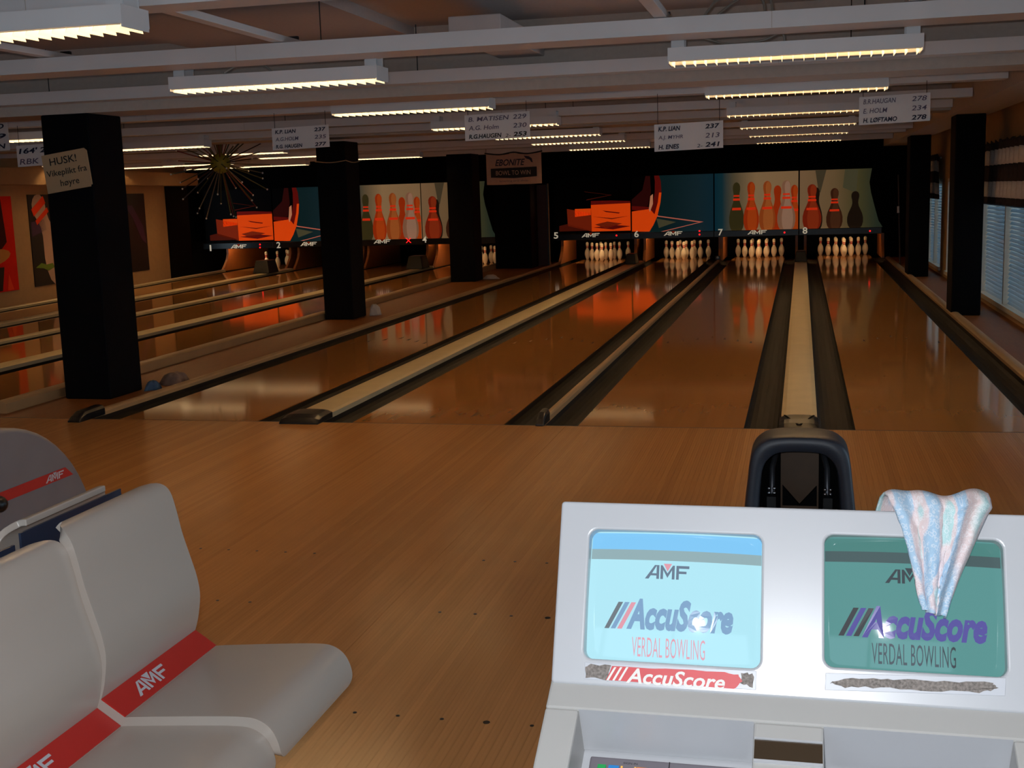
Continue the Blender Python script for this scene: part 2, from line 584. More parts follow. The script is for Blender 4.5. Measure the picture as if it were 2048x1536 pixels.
def window(y0, y1, mull, visible=True):
    global wi
    wi += 1
    t = thing('window_%d' % wi, (WX, (y0 + y1) / 2, WIN0), None, None, kind='structure')
    f = MB()
    e = 0.055
    f.box(WX - 0.03, WX + 0.16, y0, y1, WIN0, WIN0 + e); f.box(WX - 0.0, WX + 0.16, y0, y1, WIN1 - e, WIN1)
    f.box(WX - 0.0, WX + 0.16, y0, y0 + e, WIN0 + e, WIN1 - e); f.box(WX, WX + 0.16, y1 - e, y1, WIN0 + e, WIN1 - e)
    f.build('window_frame', 'window_frame', t)
    for m_ in mull:
        MB().box(WX, WX + 0.16, m_ - 0.03, m_ + 0.03, WIN0 + e, WIN1 - e).build('mullion', 'window_frame', t)
    edges = [y0 + e] + [v for m_ in mull for v in (m_ - 0.03, m_ + 0.03)] + [y1 - e]
    for k in range(0, len(edges), 2):
        a, b_ = edges[k] + 0.004, edges[k + 1] - 0.004
        MB().box(WX + 0.125, WX + 0.131, a, b_, WIN0 + e, WIN1 - e).build('pane', 'window_glass', t)
        if not visible:
            continue        # unseen windows beside the seats, added for bluish fill, carry no blinds
        n = int((WIN1 - WIN0 - 2 * e) / 0.046)
        ln = b_ - a
        bl = MB().box(WX + 0.035, WX + 0.075, a, b_, WIN1 - e - 0.03, WIN1 - e).build('blind_rail', 'window_frame', t)
        key = round(ln, 3)
        for j in range(n):
            z = WIN0 + e + 0.02 + j * 0.046
            if key not in slat_mesh:
                s_ = MB()
                c_ = math.cos(math.radians(58)); si = math.sin(math.radians(58)); w2 = 0.0195; th = 0.0012
                P = [(-w2 * c_ - th * si, w2 * si * -1 + th * c_), (w2 * c_ - th * si, w2 * si + th * c_), (w2 * c_ + th * si, w2 * si - th * c_), (-w2 * c_ + th * si, -w2 * si - th * c_)]
                s_.prism(P, lambda p, q: Vector((p, -ln / 2, q)), lambda p, q: Vector((p, ln / 2, q)))
                me = bpy.data.meshes.new('blind_slat'); me.from_pydata([tuple(v) for v in s_.v], [], s_.f)
                me.materials.append(M['slat']); slat_mesh[key] = me
            o = bpy.data.objects.new('blind_slat', slat_mesh[key]); COL.objects.link(o); o.parent = t
            o.location = Vector((WX + 0.055, (a + b_) / 2, z)) - t.location
    return t


window(-6.4, -1.6, [-4.0], False)
window(-0.4, 3.1, [1.35], False)
window(3.75, 8.47, [5.3, 6.72])
window(9.3, 12.2, [10.75])
window(12.95, 15.1, [14.0])


def valance(y0, y1, label, dense=0.11):
    """gathered fabric pelmet in pale and dark bands hanging from a rod"""
    t = thing('valance', (WX - 0.05, (y0 + y1) / 2, 1.21), label, 'curtain', 'valances over the windows')
    n = int((y1 - y0) / 0.022)
    def sx(y, z): return WX - 0.10 - 0.042 * math.sin(2 * PI * y / dense + 1.1 * math.sin(y * 3.1)) * (0.5 + (1.87 - z) * 0.9)
    bands = [('ruffle', 1.895, 1.80, 'valance_dark'), ('fabric_band', 1.80, 1.635, 'valance_white'), ('fabric_band', 1.635, 1.455, 'valance_dark'), ('fabric_band', 1.455, 1.285, 'valance_white'), ('hem', 1.285, 1.21, 'valance_dark')]
    for nm, za, zb, m_ in bands:
        mb = MB(); vs_ = []; fs_ = []
        for i in range(n + 1):
            y = y0 + (y1 - y0) * i / n
            top = za + (0.012 * math.sin(y * 41) if nm == 'ruffle' else 0)
            for z in (top, (za + zb) / 2, zb):
                vs_.append((sx(y, z), y, z + 0.010 * math.sin(2 * PI * y / dense + 1.1 * math.sin(y * 3.1) + 0.6)))
        for i in range(n):
            for j in range(2):
                a = i * 3 + j; fs_.append((a, a + 3, a + 4, a + 1))
        mb.add(vs_, fs_)
        o = mb.build(nm, m_, t, smooth=True)
        sd = o.modifiers.new('thick', 'SOLIDIFY'); sd.thickness = 0.004
    MB().tube([(WX - 0.06, y0 - 0.02, 1.845), (WX - 0.06, y1 + 0.02, 1.845)], 0.012, 8).build('rod', 'steel_dark', t)
    return t


# unseen window added behind the camera for soft bluish fill light
t = thing('window_%d' % (wi + 1), (-1.8, -9.7, 0.7), None, None, kind='structure')
f = MB().box(-6.0, 2.4, -9.8, -9.6, 0.7, 0.76).box(-6.0, 2.4, -9.8, -9.6, 2.19, 2.25)
for xx in (-6.0, -3.93, -1.83, 0.27, 2.34):
    f.box(xx, xx + 0.06, -9.8, -9.6, 0.76, 2.19)
f.build('window_frame', 'window_frame', t)
for xx in (-5.94, -3.87, -1.77, 0.33):
    MB().box(xx + .002, xx + 2.005, -9.71, -9.704, 0.762, 2.188).build('pane', 'window_glass', t)


def portal(loc, rot, w, h):
    l = bpy.data.lights.new('daylight_portal', 'AREA'); l.shape = 'RECTANGLE'; l.size = w; l.size_y = h; l.cycles.is_portal = True
    o = bpy.data.objects.new('daylight_portal', l); o.location = loc; o.rotation_euler = rot; COL.objects.link(o)


portal((-1.8, -9.55, 1.475), (PI / 2, 0, 0), 8.4, 1.5)
for a, b_ in OPEN:
    portal((WX + 0.23, (a + b_) / 2, (WIN0 + WIN1) / 2), (PI / 2, 0, PI / 2), b_ - a, WIN1 - WIN0)

valance(3.6, 9.35, 'gathered valance in pale and dark bands over the nearer window', 0.27)
valance(12.7, 15.5, 'gathered valance in pale and dark bands over the farther window', 0.27)

# ------------------------------------------------------------------ lanes, gutters, dividers
DECK_END = 19.25


def gutter(mb, a0, a1, ya, b0, b1, yb, depth=0.075, n=9):
    """half-round channel whose X range runs from (a0,a1) to (b0,b1)"""
    rings = []
    for (x0, x1, yy) in ((a0, a1, ya), (b0, b1, yb)):
        w = x1 - x0
        r = [(x0 + w * (0.5 - 0.5 * math.cos(PI * k / n)), yy, -0.006 - depth * math.sin(PI * k / n) ** 0.8) for k in range(n + 1)]
        r += [(x1, yy, -0.11), (x0, yy, -0.11)]
        rings.append([Vector(p) for p in r])
    return mb.rings([rings[1], rings[0]])


def make_lane(num, e0, e1, gl0, gl1, gr0, gr1, label, arrows=True):
    """e0=(xl,xr) bed at Y=0, e1 the same at Y=17.4; gl/gr outer gutter edges at both ends"""
    t = thing('bowling_lane', ((e0[0] + e0[1]) / 2, 0, 0), label, 'bowling lane', 'bowling lanes')
    yb = 17.4
    k = DECK_END / yb
    ex = (e0[0] + (e1[0] - e0[0]) * k, e0[1] + (e1[1] - e0[1]) * k)
    MB().bar(e0[0], e0[1], 0.0, ex[0], ex[1], DECK_END, -0.11, 0.0).build('lane_bed', 'lane_wood', t)
    def far(a, b_): return a + (b_ - a) * 18.6 / yb
    g = MB(); gutter(g, gl0 + 0.001, e0[0] - 0.001, 0.0, far(gl0, gl1) + 0.001, far(e0[0], e1[0]) - 0.001, 18.6); g.build('gutter', 'gutter', t, smooth=False)
    g = MB(); gutter(g, e0[1] + 0.001, gr0 - 0.001, 0.0, far(e0[1], e1[1]) + 0.001, far(gr0, gr1) - 0.001, 18.6); g.build('gutter', 'gutter', t, smooth=False)
    if arrows:
        c = (e0[0] + e0[1]) / 2
        for kk in range(-3, 4):
            yy = 4.71 - abs(kk) * 0.145; xx = c + kk * 0.1337
            mb = MB()
            mb.prism([(-0.012, -0.075), (0, -0.05), (0.012, -0.075), (0, 0.075)], lambda a, b_: Vector((xx + a, yy + b_, 0.0002)), lambda a, b_: Vector((xx + a, yy + b_, 0.0012)))
            mb.build('arrow', 'dot_black', t)
        for kk in range(-4, 5):
            if abs(kk) < 2: continue
            MB().disc((c + kk * 0.11, 2.16, 0.0006), 0.0065, 8).build('marker_dot', 'dot_black', t)
    return t


def c8(l): return (CEN[l] - HW, CEN[l] + HW)
GW = 0.225
# outer gutter edges of the right bank
caps_R = {'L5': (-4.145, -4.065), '56': (-2.782 + GW, -2.0785 - GW), '67': (-1.0255 + GW, -0.5265 - GW), '78': (0.5265 + GW, 1.2005 - GW), 'R8': (2.495, 2.595)}
gl = {5: -4.065, 6: caps_R['56'][1], 7: caps_R['67'][1], 8: caps_R['78'][1]}
gr = {5: caps_R['56'][0], 6: caps_R['67'][0], 7: caps_R['78'][0], 8: 2.495}
LAB = {5: 'polished wooden bowling lane running to the pins below number five', 6: 'polished wooden bowling lane running to the pins below number six',
       7: 'polished wooden bowling lane running to the pins below number seven', 8: 'polished wooden bowling lane nearest the windows, below number eight'}
for l in (5, 6, 7, 8):
    e = c8(l)
    e1 = e
    make_lane(l, e, e1, gl[l], gl[l], gr[l], gr[l], LAB[l])
# left bank: divider centre lines at Y=0 and Y=17
CAPL = {'01': ((-10.14, -10.06), (-11.60, -11.52)), '12': ((-9.06, -8.84), (-10.12, -9.90)), '23': ((-7.90, -7.80), (-8.40, -8.30)), '34': ((-6.62, -6.38), (-6.94, -6.70)), '4R': ((-5.0, -4.87), (-5.33, -5.20))}
seq = ['01', '12', '23', '34', '4R']
LABL = ['bowling lane at the far left along the poster wall', 'bowling lane second from the poster wall, left bank', 'bowling lane third from the poster wall, left bank', 'bowling lane of the left bank nearest the black columns']
for i in range(4):
    a, b_ = CAPL[seq[i]], CAPL[seq[i + 1]]
    x0, x1 = a[0][1], b_[0][0]; X0, X1 = a[1][1], b_[1][0]
    g = 0.17 * (x1 - x0) / 1.45; G = 0.2 * (X1 - X0) / 1.5
    make_lane(i + 1, (x0 + g, x1 - g), (X0 + G, X1 - G), x0, X0, x1, X1, 'polished wooden ' + LABL[i], arrows=False)


def divider(a, b_, label, z=0.04, wide=False, front='end', mat_='cap_cream', ya=0.16, yb=17.48, cover_y=None, base=-0.11):
    """capping between two lanes; a/b_ = X range at Y=0 / Y=17"""
    def xr(y): return tuple(a[k] + (b_[k] - a[k]) * y / 17 for k in (0, 1))
    t = thing('lane_divider', ((a[0] + a[1]) / 2, 0.0, -0.1), label, 'lane divider', 'capping strips between the lanes')
    # gently domed cap
    rings = []
    for y in (ya, yb):
        x0, x1 = xr(y); w = x1 - x0
        r = []
        n = 8
        for k in range(n + 1):
            s = k / n
            r.append(Vector((x0 + w * s, y, z - 0.010 * (2 * s - 1) ** 4 - (0.010 if not wide else 0.002) * (2 * s - 1) ** 2)))
        r += [Vector((x1, y, base)), Vector((x0, y, base))]
        rings.append(r)
    MB().rings([rings[1], rings[0]]).build('cap', mat_, t, smooth=False)
    return t, xr


# right bank dividers
DIV = {}
DIV['L5'] = divider(caps_R['L5'], caps_R['L5'], 'narrow tan capping strip left of the lane below number five', mat_='cap_tan')
DIV['56'] = divider(caps_R['56'], caps_R['56'], 'wide cream capping between the lanes below numbers five and six', wide=True)
DIV['67'] = divider(caps_R['67'], caps_R['67'], 'narrow tan capping between the lanes below numbers six and seven', mat_='cap_tan', z=0.045)
DIV['78'] = divider(caps_R['78'], caps_R['78'], 'wide cream capping between the lanes below numbers seven and eight', wide=True)
DIV['R8'] = divider(caps_R['R8'], caps_R['R8'], 'narrow tan capping along the window-side gutter', mat_='cap_tan')
DIV['01'] = divider(*CAPL['01'], 'narrow capping strip at the foot of the poster wall', mat_='cap_cream', yb=16.93)
DIV['12'] = divider(*CAPL['12'], 'wide cream capping between the first two lanes by the poster wall', wide=True, yb=16.93)
DIV['23'] = divider(*CAPL['23'], 'narrow capping in the middle of the left bank of lanes', mat_='cap_cream', yb=16.93)
DIV['34'] = divider(*CAPL['34'], 'wide cream capping of the left bank nearest the black columns', wide=True, yb=16.93)
DIV['4R'] = divider(*CAPL['4R'], 'raised tan curb beside the columns, right of the left bank', mat_='cap_tan', z=0.088, yb=16.93, base=-0.004)


def end_cap(key, w_extra=0.0, y0=-0.06, y1=0.17, h=0.062, flatv=False):
    t, xr = DIV[key]
    x0, x1 = xr(0); x0 -= w_extra; x1 += w_extra
    mb = MB()
    rings = []
    prof = [(y0, 0.012), (y0 + 0.03, 0.042), (y0 + 0.09, h * 0.92), (y1 - 0.03, h), (y1, h * 0.96)]
    for yy, zz in prof:
        r = []
        n = 8
        for k in range(n + 1):
            s = k / n
            r.append(Vector((x0 + (x1 - x0) * s, yy, zz * (1 - 0.35 * abs(2 * s - 1) ** 4))))
        r += [Vector((x1, yy, 0.0)), Vector((x0, yy, 0.0))]
        rings.append(r)
    mb.rings(rings[::-1])
    o = mb.build('end_cap', 'black_plastic', t, smooth=False, bevel=0.004)
    if flatv:
        v = MB()
        c = (x0 + x1) / 2
        for sgn in (-1, 1):
            v.hexa([(c, y0 + 0.012, .03), (c + sgn * .012, y0 + 0.012, .03), (c + sgn * .095, y1 - .075, .066), (c + sgn * .083, y1 - .075, .066),
                    (c, y0 + 0.012, .036), (c + sgn * .012, y0 + 0.012, .036), (c + sgn * .095, y1 - .075, .07), (c + sgn * .083, y1 - .075, .07)])
        v.build('chevron', 'black_matte', o)
    return o


end_cap('L5', 0.008, y0=-0.16, y1=0.17, h=0.075)
end_cap('56', 0.015, y0=-0.10)
end_cap('67', 0.004, y0=-0.04, y1=0.17, h=0.085)
end_cap('78', 0.008, y0=-0.05, flatv=True)
end_cap('R8', 0.008)


def return_cover(key, yc, w, label, h=0.20, z0=0.0405):
    """dark boxy hood of the ball lift where the capping meets the pinsetter"""
    t, xr = DIV[key]
    x0, x1 = xr(yc); c = (x0 + x1) / 2
    o = thing('ball_return_cover', (c, yc, z0), label, 'cover', 'ball return covers on the dividers')
    MB().hexa([(c - w / 2, yc, z0), (c + w / 2, yc, z0), (c + w / 2, yc + 0.5, z0), (c - w / 2, yc + 0.5, z0),
               (c - w * .36, yc + 0.06, z0 + h), (c + w * .36, yc + 0.06, z0 + h), (c + w * .36, yc + 0.45, z0 + h), (c - w * .36, yc + 0.45, z0 + h)]).build('cover_shell', 'steel_dark' if False else 'kick_wood' if False else 'cover_black', o, bevel=0.012)
    MB().box(c - w * .3, c + w * .3, yc + 0.03, yc + 0.06, z0 + 0.02, z0 + h * 0.5).build('front_flap', 'black_matte', o)
    return o


return_cover('56', 16.3, 0.22, 'dark ball return cover on the divider between numbers five and six')
return_cover('78', 16.2, 0.24, 'dark ball return cover on the divider between numbers seven and eight')
return_cover('12', 15.3, 0.36, 'dark ball return cover at the far left of the hall', h=0.26)
return_cover('34', 15.9, 0.36, 'dark ball return cover behind the corded column', h=0.26)
# ------------------------------------------------------------------ pinsetter fronts
def glow(name, rgb, k=0.3, e=None):
    """print ink with added emission of strength k"""
    return mat(name, rgb, 0.7, spec=0.12, emit=e or rgb, estr=k, noise=0.05, nscale=4)


def grad(name, stops, x0, x1, k):
    """print with added emission whose ink changes along X from x0 to x1 (world)"""
    m = bpy.data.materials.new(name); m.use_nodes = True
    nt = m.node_tree; b = nt.nodes['Principled BSDF']; b.inputs['Roughness'].default_value = 0.7; b.inputs['Specular IOR Level'].default_value = 0.12
    g = nt.nodes.new('ShaderNodeNewGeometry'); sp = nt.nodes.new('ShaderNodeSeparateXYZ'); nt.links.new(g.outputs['Position'], sp.inputs[0])
    mr = nt.nodes.new('ShaderNodeMapRange'); mr.inputs['From Min'].default_value = x0; mr.inputs['From Max'].default_value = x1
    nt.links.new(sp.outputs['X'], mr.inputs['Value'])
    cr = nt.nodes.new('ShaderNodeValToRGB'); nt.links.new(mr.outputs[0], cr.inputs[0])
    el = cr.color_ramp.elements
    el[0].position = stops[0][0]; el[0].color = s2l(stops[0][1]); el[1].position = stops[-1][0]; el[1].color = s2l(stops[-1][1])
    for p, c in stops[1:-1]:
        q = el.new(p); q.color = s2l(c)
    nt.links.new(cr.outputs[0], b.inputs['Base Color']); nt.links.new(cr.outputs[0], b.inputs['Emission Color'])
    b.inputs['Emission Strength'].default_value = k
    M[name] = m
    return name


PE = 0.29
glow('ink_night', (9, 7, 8), 0.0)
glow('ink_orange', (226, 70, 12), 0.6)
glow('ink_hi_orange', (214, 84, 26), 0.3); glow('ink_hi_tan', (204, 112, 52), 0.3); glow('ink_hi_cream', (202, 156, 126), 0.28); glow('ink_hi_red', (172, 62, 28), 0.3); glow('ink_hi_brown', (110, 66, 40), 0.2)
HI = {'ink_pin_orange': 'ink_hi_orange', 'ink_pin_tan': 'ink_hi_tan', 'ink_pin_cream': 'ink_hi_cream', 'ink_pin_red': 'ink_hi_red', 'ink_pin_brown': 'ink_hi_brown'}
glow('ink_orange_dim', (150, 46, 18), 0.3)
glow('ink_brown_dim', (88, 26, 12), 0.35)
glow('ink_ball_red', (120, 22, 16), 0.3)
glow('ink_ball_dark', (52, 12, 10), 0.4)
glow('ink_ball_light', (226, 150, 110), 0.4)
glow('ink_pink', (226, 120, 96), 0.4)
glow('ink_olive', (92, 88, 62), 0.35)
glow('ink_pin_dim', (84, 76, 40), 0.2)
glow('ink_pin_orange', (196, 62, 18), 0.3)
glow('ink_pin_tan', (186, 88, 36), 0.3)
glow('ink_pin_cream', (184, 132, 100), 0.25)
glow('ink_pin_red', (150, 44, 20), 0.3)
glow('ink_pin_brown', (90, 50, 30), 0.2)
glow('ink_pin_dark', (54, 40, 28), 0.15)
glow('ink_band', (230, 52, 20), 0.5)
glow('ink_shadow', (92, 80, 58), 0.3)


def pin2d(cx, z0, h, w):
    """outline of a ten-pin, cut at the panel's lower edge"""
    prof = [(0.0, .34), (.06, .44), (.16, .5), (.28, .5), (.40, .43), (.52, .30), (.60, .22), (.68, .185), (.76, .20), (.84, .245), (.91, .245), (.96, .19), (.99, .10), (1.0, .0)]
    r = [(cx + w * b_, z0 + h * a) for a, b_ in prof]
    l = [(cx - w * b_, z0 + h * a) for a, b_ in prof[-2::-1]]
    return r + l


def bank(dx, YP, side, edges, words):
    """four picture panels and four black fascias of one bank of lanes"""
    def P(u, v):
        p = aY(u, v, 17.9)
        return (p.x + dx, p.z)
    z0, z1 = 0.605, 1.775
    th = [0]
    def plane(k): return lambda a, b_: Vector((a, YP - 0.012 - 0.002 * k, b_))
    back = lambda a, b_: Vector((a, YP + 0.02, b_))
    E = [e + dx for e in edges]
    g7 = grad('ink_teal_cream_' + side, [(0, (18, 62, 78)), (0.10, (30, 70, 80)), (0.24, (116, 104, 78)), (0.5, (186, 152, 108)), (1, (178, 142, 100))], E[2], E[3], PE)
    g8 = grad('ink_cream_olive_' + side, [(0, (170, 134, 96)), (0.45, (146, 118, 80)), (0.75, (98, 92, 56)), (1, (56, 68, 54))], E[3], E[4], PE)
    g6 = grad('ink_teal_' + side, [(0, (16, 48, 44)), (0.45, (22, 48, 52)), (0.8, (32, 58, 66)), (1, (26, 60, 74))], E[1], E[2], PE)
    pans = []
    for k in range(4):
        t = thing('masking_panel', ((E[k] + E[k + 1]) / 2, YP, z0), words[k], 'panel', 'picture panels above the pins')
        a, b_ = E[k] + 0.014, E[k + 1] - 0.014
        if k == 3:
            out = [(a, z0), (P(1765, 456)[0], z0)] + [P(*q) for q in ((1757, 441), (1749, 412), (1742, 385), (1739, 364), (1744, 339))]
            out[-1] = (out[-1][0], z1); out += [(a, z1)]
        else:
            out = quad(a, z0, b_, z1)
        MB().prism(out, plane(0), back).build('panel_board', ['ink_night', g6, g7, g8][k], t)
        pans.append((t, a, b_))
    def art(k, poly, m_, lay, name='printed_shape'):
        t, a, b_ = pans[k]
        q = [(min(max(x_, a), b_), min(max(z_, z0), z1)) for x_, z_ in poly]
        MB().prism(q, plane(lay), plane(lay - 0.9)).build(name, m_, t)
    # panel 1: glowing blocks on black
    art(0, [P(1182, 409), P(1262, 405), P(1262, 461), P(1184, 463)], 'ink_orange', 2)
    art(0, [P(1150, 418), P(1182, 417), P(1182, 430), P(1150, 434)], 'ink_orange', 1)
    art(0, [P(1134, 418), P(1182, 426), P(1184, 463), P(1136, 452)], 'ink_orange_dim', 1)
    art(0, [P(1119, 452), P(1136, 448), P(1184, 461), P(1119, 463)], 'ink_brown_dim', 1)
    art(0, [P(1190, 449), P(1215, 443), P(1245, 447), P(1212, 457)], 'ink_orange_dim', 3)
    art(0, [P(1168, 383), P(1224, 390), P(1172, 401), P(1174, 399), P(1220, 390), P(1170, 384)], 'ink_brown_dim', 1)
    art(0, [P(1182, 402), P(1222, 401), P(1262, 402), P(1262, 406), P(1182, 410)], 'ink_ball_red', 3)
    art(0, [P(1205, 421), P(1240, 425), P(1238, 427), P(1212, 424)], 'ink_ball_red', 3)
    art(0, [P(1184, 433), P(1225, 436), P(1262, 431), P(1224, 438.5)], 'ink_orange_dim', 4)
    art(0, [P(1186, 455), P(1230, 450), P(1262, 452), P(1226, 459)], 'ink_ball_red', 3)
    # panel 2: a ball coming in from the left
    arc = [P(1318, 348), P(1321.5, 362), P(1323, 385), P(1321, 405), P(1315, 432), P(1307, 450), P(1299, 463)]
    e1 = E[1] + 0.008
    art(1, [(e1, z0)] + arc[::-1] + [(arc[0][0], z1), (e1, z1)], 'ink_night', 1)
    inner = [(p[0] - 0.10 - 0.02 * i, p[1]) for i, p in enumerate(arc)]
    art(1, arc[::-1] + [(arc[0][0], z1), (inner[0][0], z1)] + inner, 'ink_ball_red', 2)
    art(1, arc[2:][::-1] + [(arc[2][0], arc[2][1]), (arc[2][0] - .05, arc[2][1])] + [(p[0] - 0.055 - .015 * i, p[1]) for i, p in enumerate(arc[3:])], 'ink_orange', 3)
    art(1, [P(1291, 352), P(1300, 352), P(1302, 385), P(1296, 412), P(1262, 420), P(1263, 400), P(1285, 380)], 'ink_ball_dark', 2)
    art(1, [P(1264, 423), P(1300, 418), P(1312, 432), P(1299, 463), P(1264, 463)], 'ink_orange', 4)
    art(1, [P(1264, 412), P(1300, 414), P(1308, 424), P(1264, 420)], 'ink_ball_red', 3)
    art(1, [P(1301, 392), P(1306, 388), P(1306, 408), P(1300, 424), P(1298, 418)], 'ink_ball_light', 5)
    art(1, [P(1313, 437), P(1352, 444), P(1318, 456)], 'ink_olive', 1)
    art(1, [P(1315, 430), P(1317, 431.5), P(1407, 443.5), P(1328, 463), P(1322, 463), P(1398, 444.5), P(1314, 433)], 'ink_pink', 2)
    # panels 3 and 4: standing pins
    def Q(zx, zy): return P(1400 + zx / 4.551, 320 + zy / 4.551)
    def pin(k, zx, zt, w, m_, lay, bands=True, sink=0.0):
        c = Q(zx, 600); top = Q(zx, zt)
        h = (top[1] - z0) / (1 - sink); zb = z0 - h * sink
        art(k, pin2d(c[0], zb, h, w), m_, lay, 'printed_pin')
        if m_ in HI and bands:
            art(k, pin2d(c[0] + w * 0.06, zb, h * 0.985, w * 0.62), HI[m_], lay + 0.5, 'printed_highlight')
        if bands:
            for f0, f1, fw_ in ((.70, .735, .20), (.62, .665, .23), (.42, .47, .30)):
                art(k, [(c[0] - w * fw_, zb + h * f0), (c[0] + w * fw_, zb + h * f0), (c[0] + w * fw_ * .95, zb + h * f1), (c[0] - w * fw_ * .95, zb + h * f1)], 'ink_band', lay + 1, 'printed_band')
    pin(2, 705, 230, 0.30, 'ink_pin_orange', 1, False, .02)
    pin(2, 858, 225, 0.28, 'ink_pin_orange', 1, True, .02)
    pin(2, 333, 203, 0.30, 'ink_pin_dim', 1)
    pin(2, 466, 198, 0.31, 'ink_pin_orange', 2)
    pin(2, 612, 190, 0.33, 'ink_pin_tan', 3)
    pin(2, 785, 184, 0.36, 'ink_pin_cream', 4)
    art(3, [Q(1050, 95), Q(1150, 90), Q(1095, 300), Q(1075, 260)], 'ink_shadow', 1)
    art(3, [Q(1320, 85), Q(1440, 82), Q(1420, 300), Q(1300, 250)], 'ink_olive', 1)
    pin(3, 1062, 250, 0.22, 'ink_pin_dark', 1, False)
    pin(3, 1018, 220, 0.37, 'ink_pin_red', 2)
    pin(3, 1222, 255, 0.32, 'ink_pin_brown', 2)
    pin(3, 1410, 283, 0.31, 'ink_pin_dark', 2, False)


EDG = [-4.26, -2.614, -0.891, 0.819, 2.36]
bank(0.0, 17.9, 'right', EDG,
     ['black picture panel with glowing orange blocks above number five', 'picture panel of a ball edge and pink arrow above number six',
      'picture panel of standing pins fading from teal to cream above number seven', 'picture panel of three shaded pins with curved edge above number eight'])
bank(-7.86, 17.3, 'left', EDG,
     ['black picture panel with orange blocks, far left bank above number one', 'picture panel of a ball edge, partly behind the corded column',
      'picture panel of standing pins right of the corded column', 'picture panel of shaded pins partly behind the banner-side column'])


def fascia(x0, x1, YF, label, num=None, logo=None, leds=(), light=True, zb=0.478, cross=None):
    t = thing('pinsetter_fascia', ((x0 + x1) / 2, YF, zb), label, 'fascia', 'black fascias over the pits')
    MB().box(x0 + 0.003, x1 - 0.003, YF - 0.06, YF, zb, 0.604).build('fascia_board', 'black_plastic', t, bevel=0.006)
    yf = YF - 0.0615
    if num:
        p = aY(num[1], num[2], yf)
        nw = 0.04 if num[0] == '1' else 0.095
        text(num[0], nw, 0.135, planar((p.x - nw / 2, yf, p.z - 0.068), (1, 0, 0), (0, 0, 1)), bold=0.02).build('number', 'sign_white', t)
    if logo:
        p = aY(logo[0], logo[1], yf)
        l_, w_ = amf(0.39, 0.085, planar((p.x - 0.195, yf, p.z - 0.042), (1, 0, 0), (0, 0, 1)))
        l_.build('logo', 'sign_white', t); w_.build('logo_wedge', 'ink_orange_dim', t)
    for u, v in leds:
        p = aY(u, v, yf)
        MB().sphere((p.x, yf, p.z), 0.017, 8, 6).build('indicator_light', 'led_red', t)
    if cross:
        p = aY(cross[0], cross[1], yf)
        mb = MB()
        for s in (-1, 1):
            mb.hexa([(p.x - .05 * s - .008, yf - .003, p.z - .05), (p.x - .05 * s + .008, yf - .003, p.z - .05), (p.x - .05 * s + .008, yf, p.z - .05), (p.x - .05 * s - .008, yf, p.z - .05),
                     (p.x + .05 * s - .008, yf - .003, p.z + .05), (p.x + .05 * s + .008, yf - .003, p.z + .05), (p.x + .05 * s + .008, yf, p.z + .05), (p.x + .05 * s - .008, yf, p.z + .05)])
        mb.build('indicator_cross', 'led_red', t)
    if light:
        MB().tube([(x0 + 0.3, YF + 0.07, 0.575), (x1 - 0.3, YF + 0.07, 0.575)], 0.013, 6).build('pin_light', 'pin_glow', t)
    # dark machine body above the pit
    MB().box(x0 + 0.003, x1 - 0.003, YF + 0.075, 19.3, 0.62, 1.69).build('machine_body', 'black_matte', t)
    return t


mat('pin_glow', (255, 255, 255), 0.5, emit=(255, 255, 255), estr=1.0)
_p = M['pin_glow'].node_tree.nodes['Principled BSDF']
_p.inputs['Emission Color'].default_value = (1.0, 0.60, 0.28, 1); _p.inputs['Emission Strength'].default_value = 52.0
fascia(-4.30, -2.614, 17.86, 'black fascia bearing number five and a white logo', ('5', 1112, 471), (1181, 470.5), [(1233, 471)])
fascia(-2.614, -0.891, 17.86, 'black fascia bearing number six with two red lamps', ('6', 1273, 468), (1346, 467), [(1399, 462), (1399, 469)])
fascia(-0.891, 0.819, 17.86, 'black fascia bearing number seven with one red lamp', ('7', 1441, 464.5), (1514, 464.5), [(1569, 465)])
fascia(0.819, 2.44, 17.86, 'black fascia bearing number eight and no logo', ('8', 1610, 461), None, [(1740, 462)])
fascia(-12.16, -10.47, 17.26, 'black fascia bearing number one in the far left bank', ('1', 421, 496), (477, 493), [(520, 489), (520, 495)])
fascia(-10.47, -8.75, 17.26, 'black fascia bearing number two in the left bank', ('2', 557, 490), (617, 488), [], False)
fascia(-8.75, -7.04, 17.26, 'black fascia with a red cross lamp, left bank', None, (764, 483), [], False, cross=(817, 481))
fascia(-7.04, -5.4, 17.26, 'black fascia bearing number four behind the banner-side column', ('4', 849, 479), None, [])


def kick(x0, x1, yf, label, flare=0.16):
    """wooden side wall of a pit, its front edge flaring out at the foot"""
    prof = [(yf - flare, -0.004), (yf - flare, 0.03), (yf - flare * .62, 0.12), (yf - flare * .2, 0.24), (yf, 0.36), (yf, 0.478), (19.35, 0.60), (19.35, -0.004)]
    o = MB().prism(prof, lambda a, b_: Vector((x0, a, b_)), lambda a, b_: Vector((x1, a, b_))).build('kickback_board', 'kick_wood', None)
    tag(o, label, 'board', 'wooden side boards of the pits')


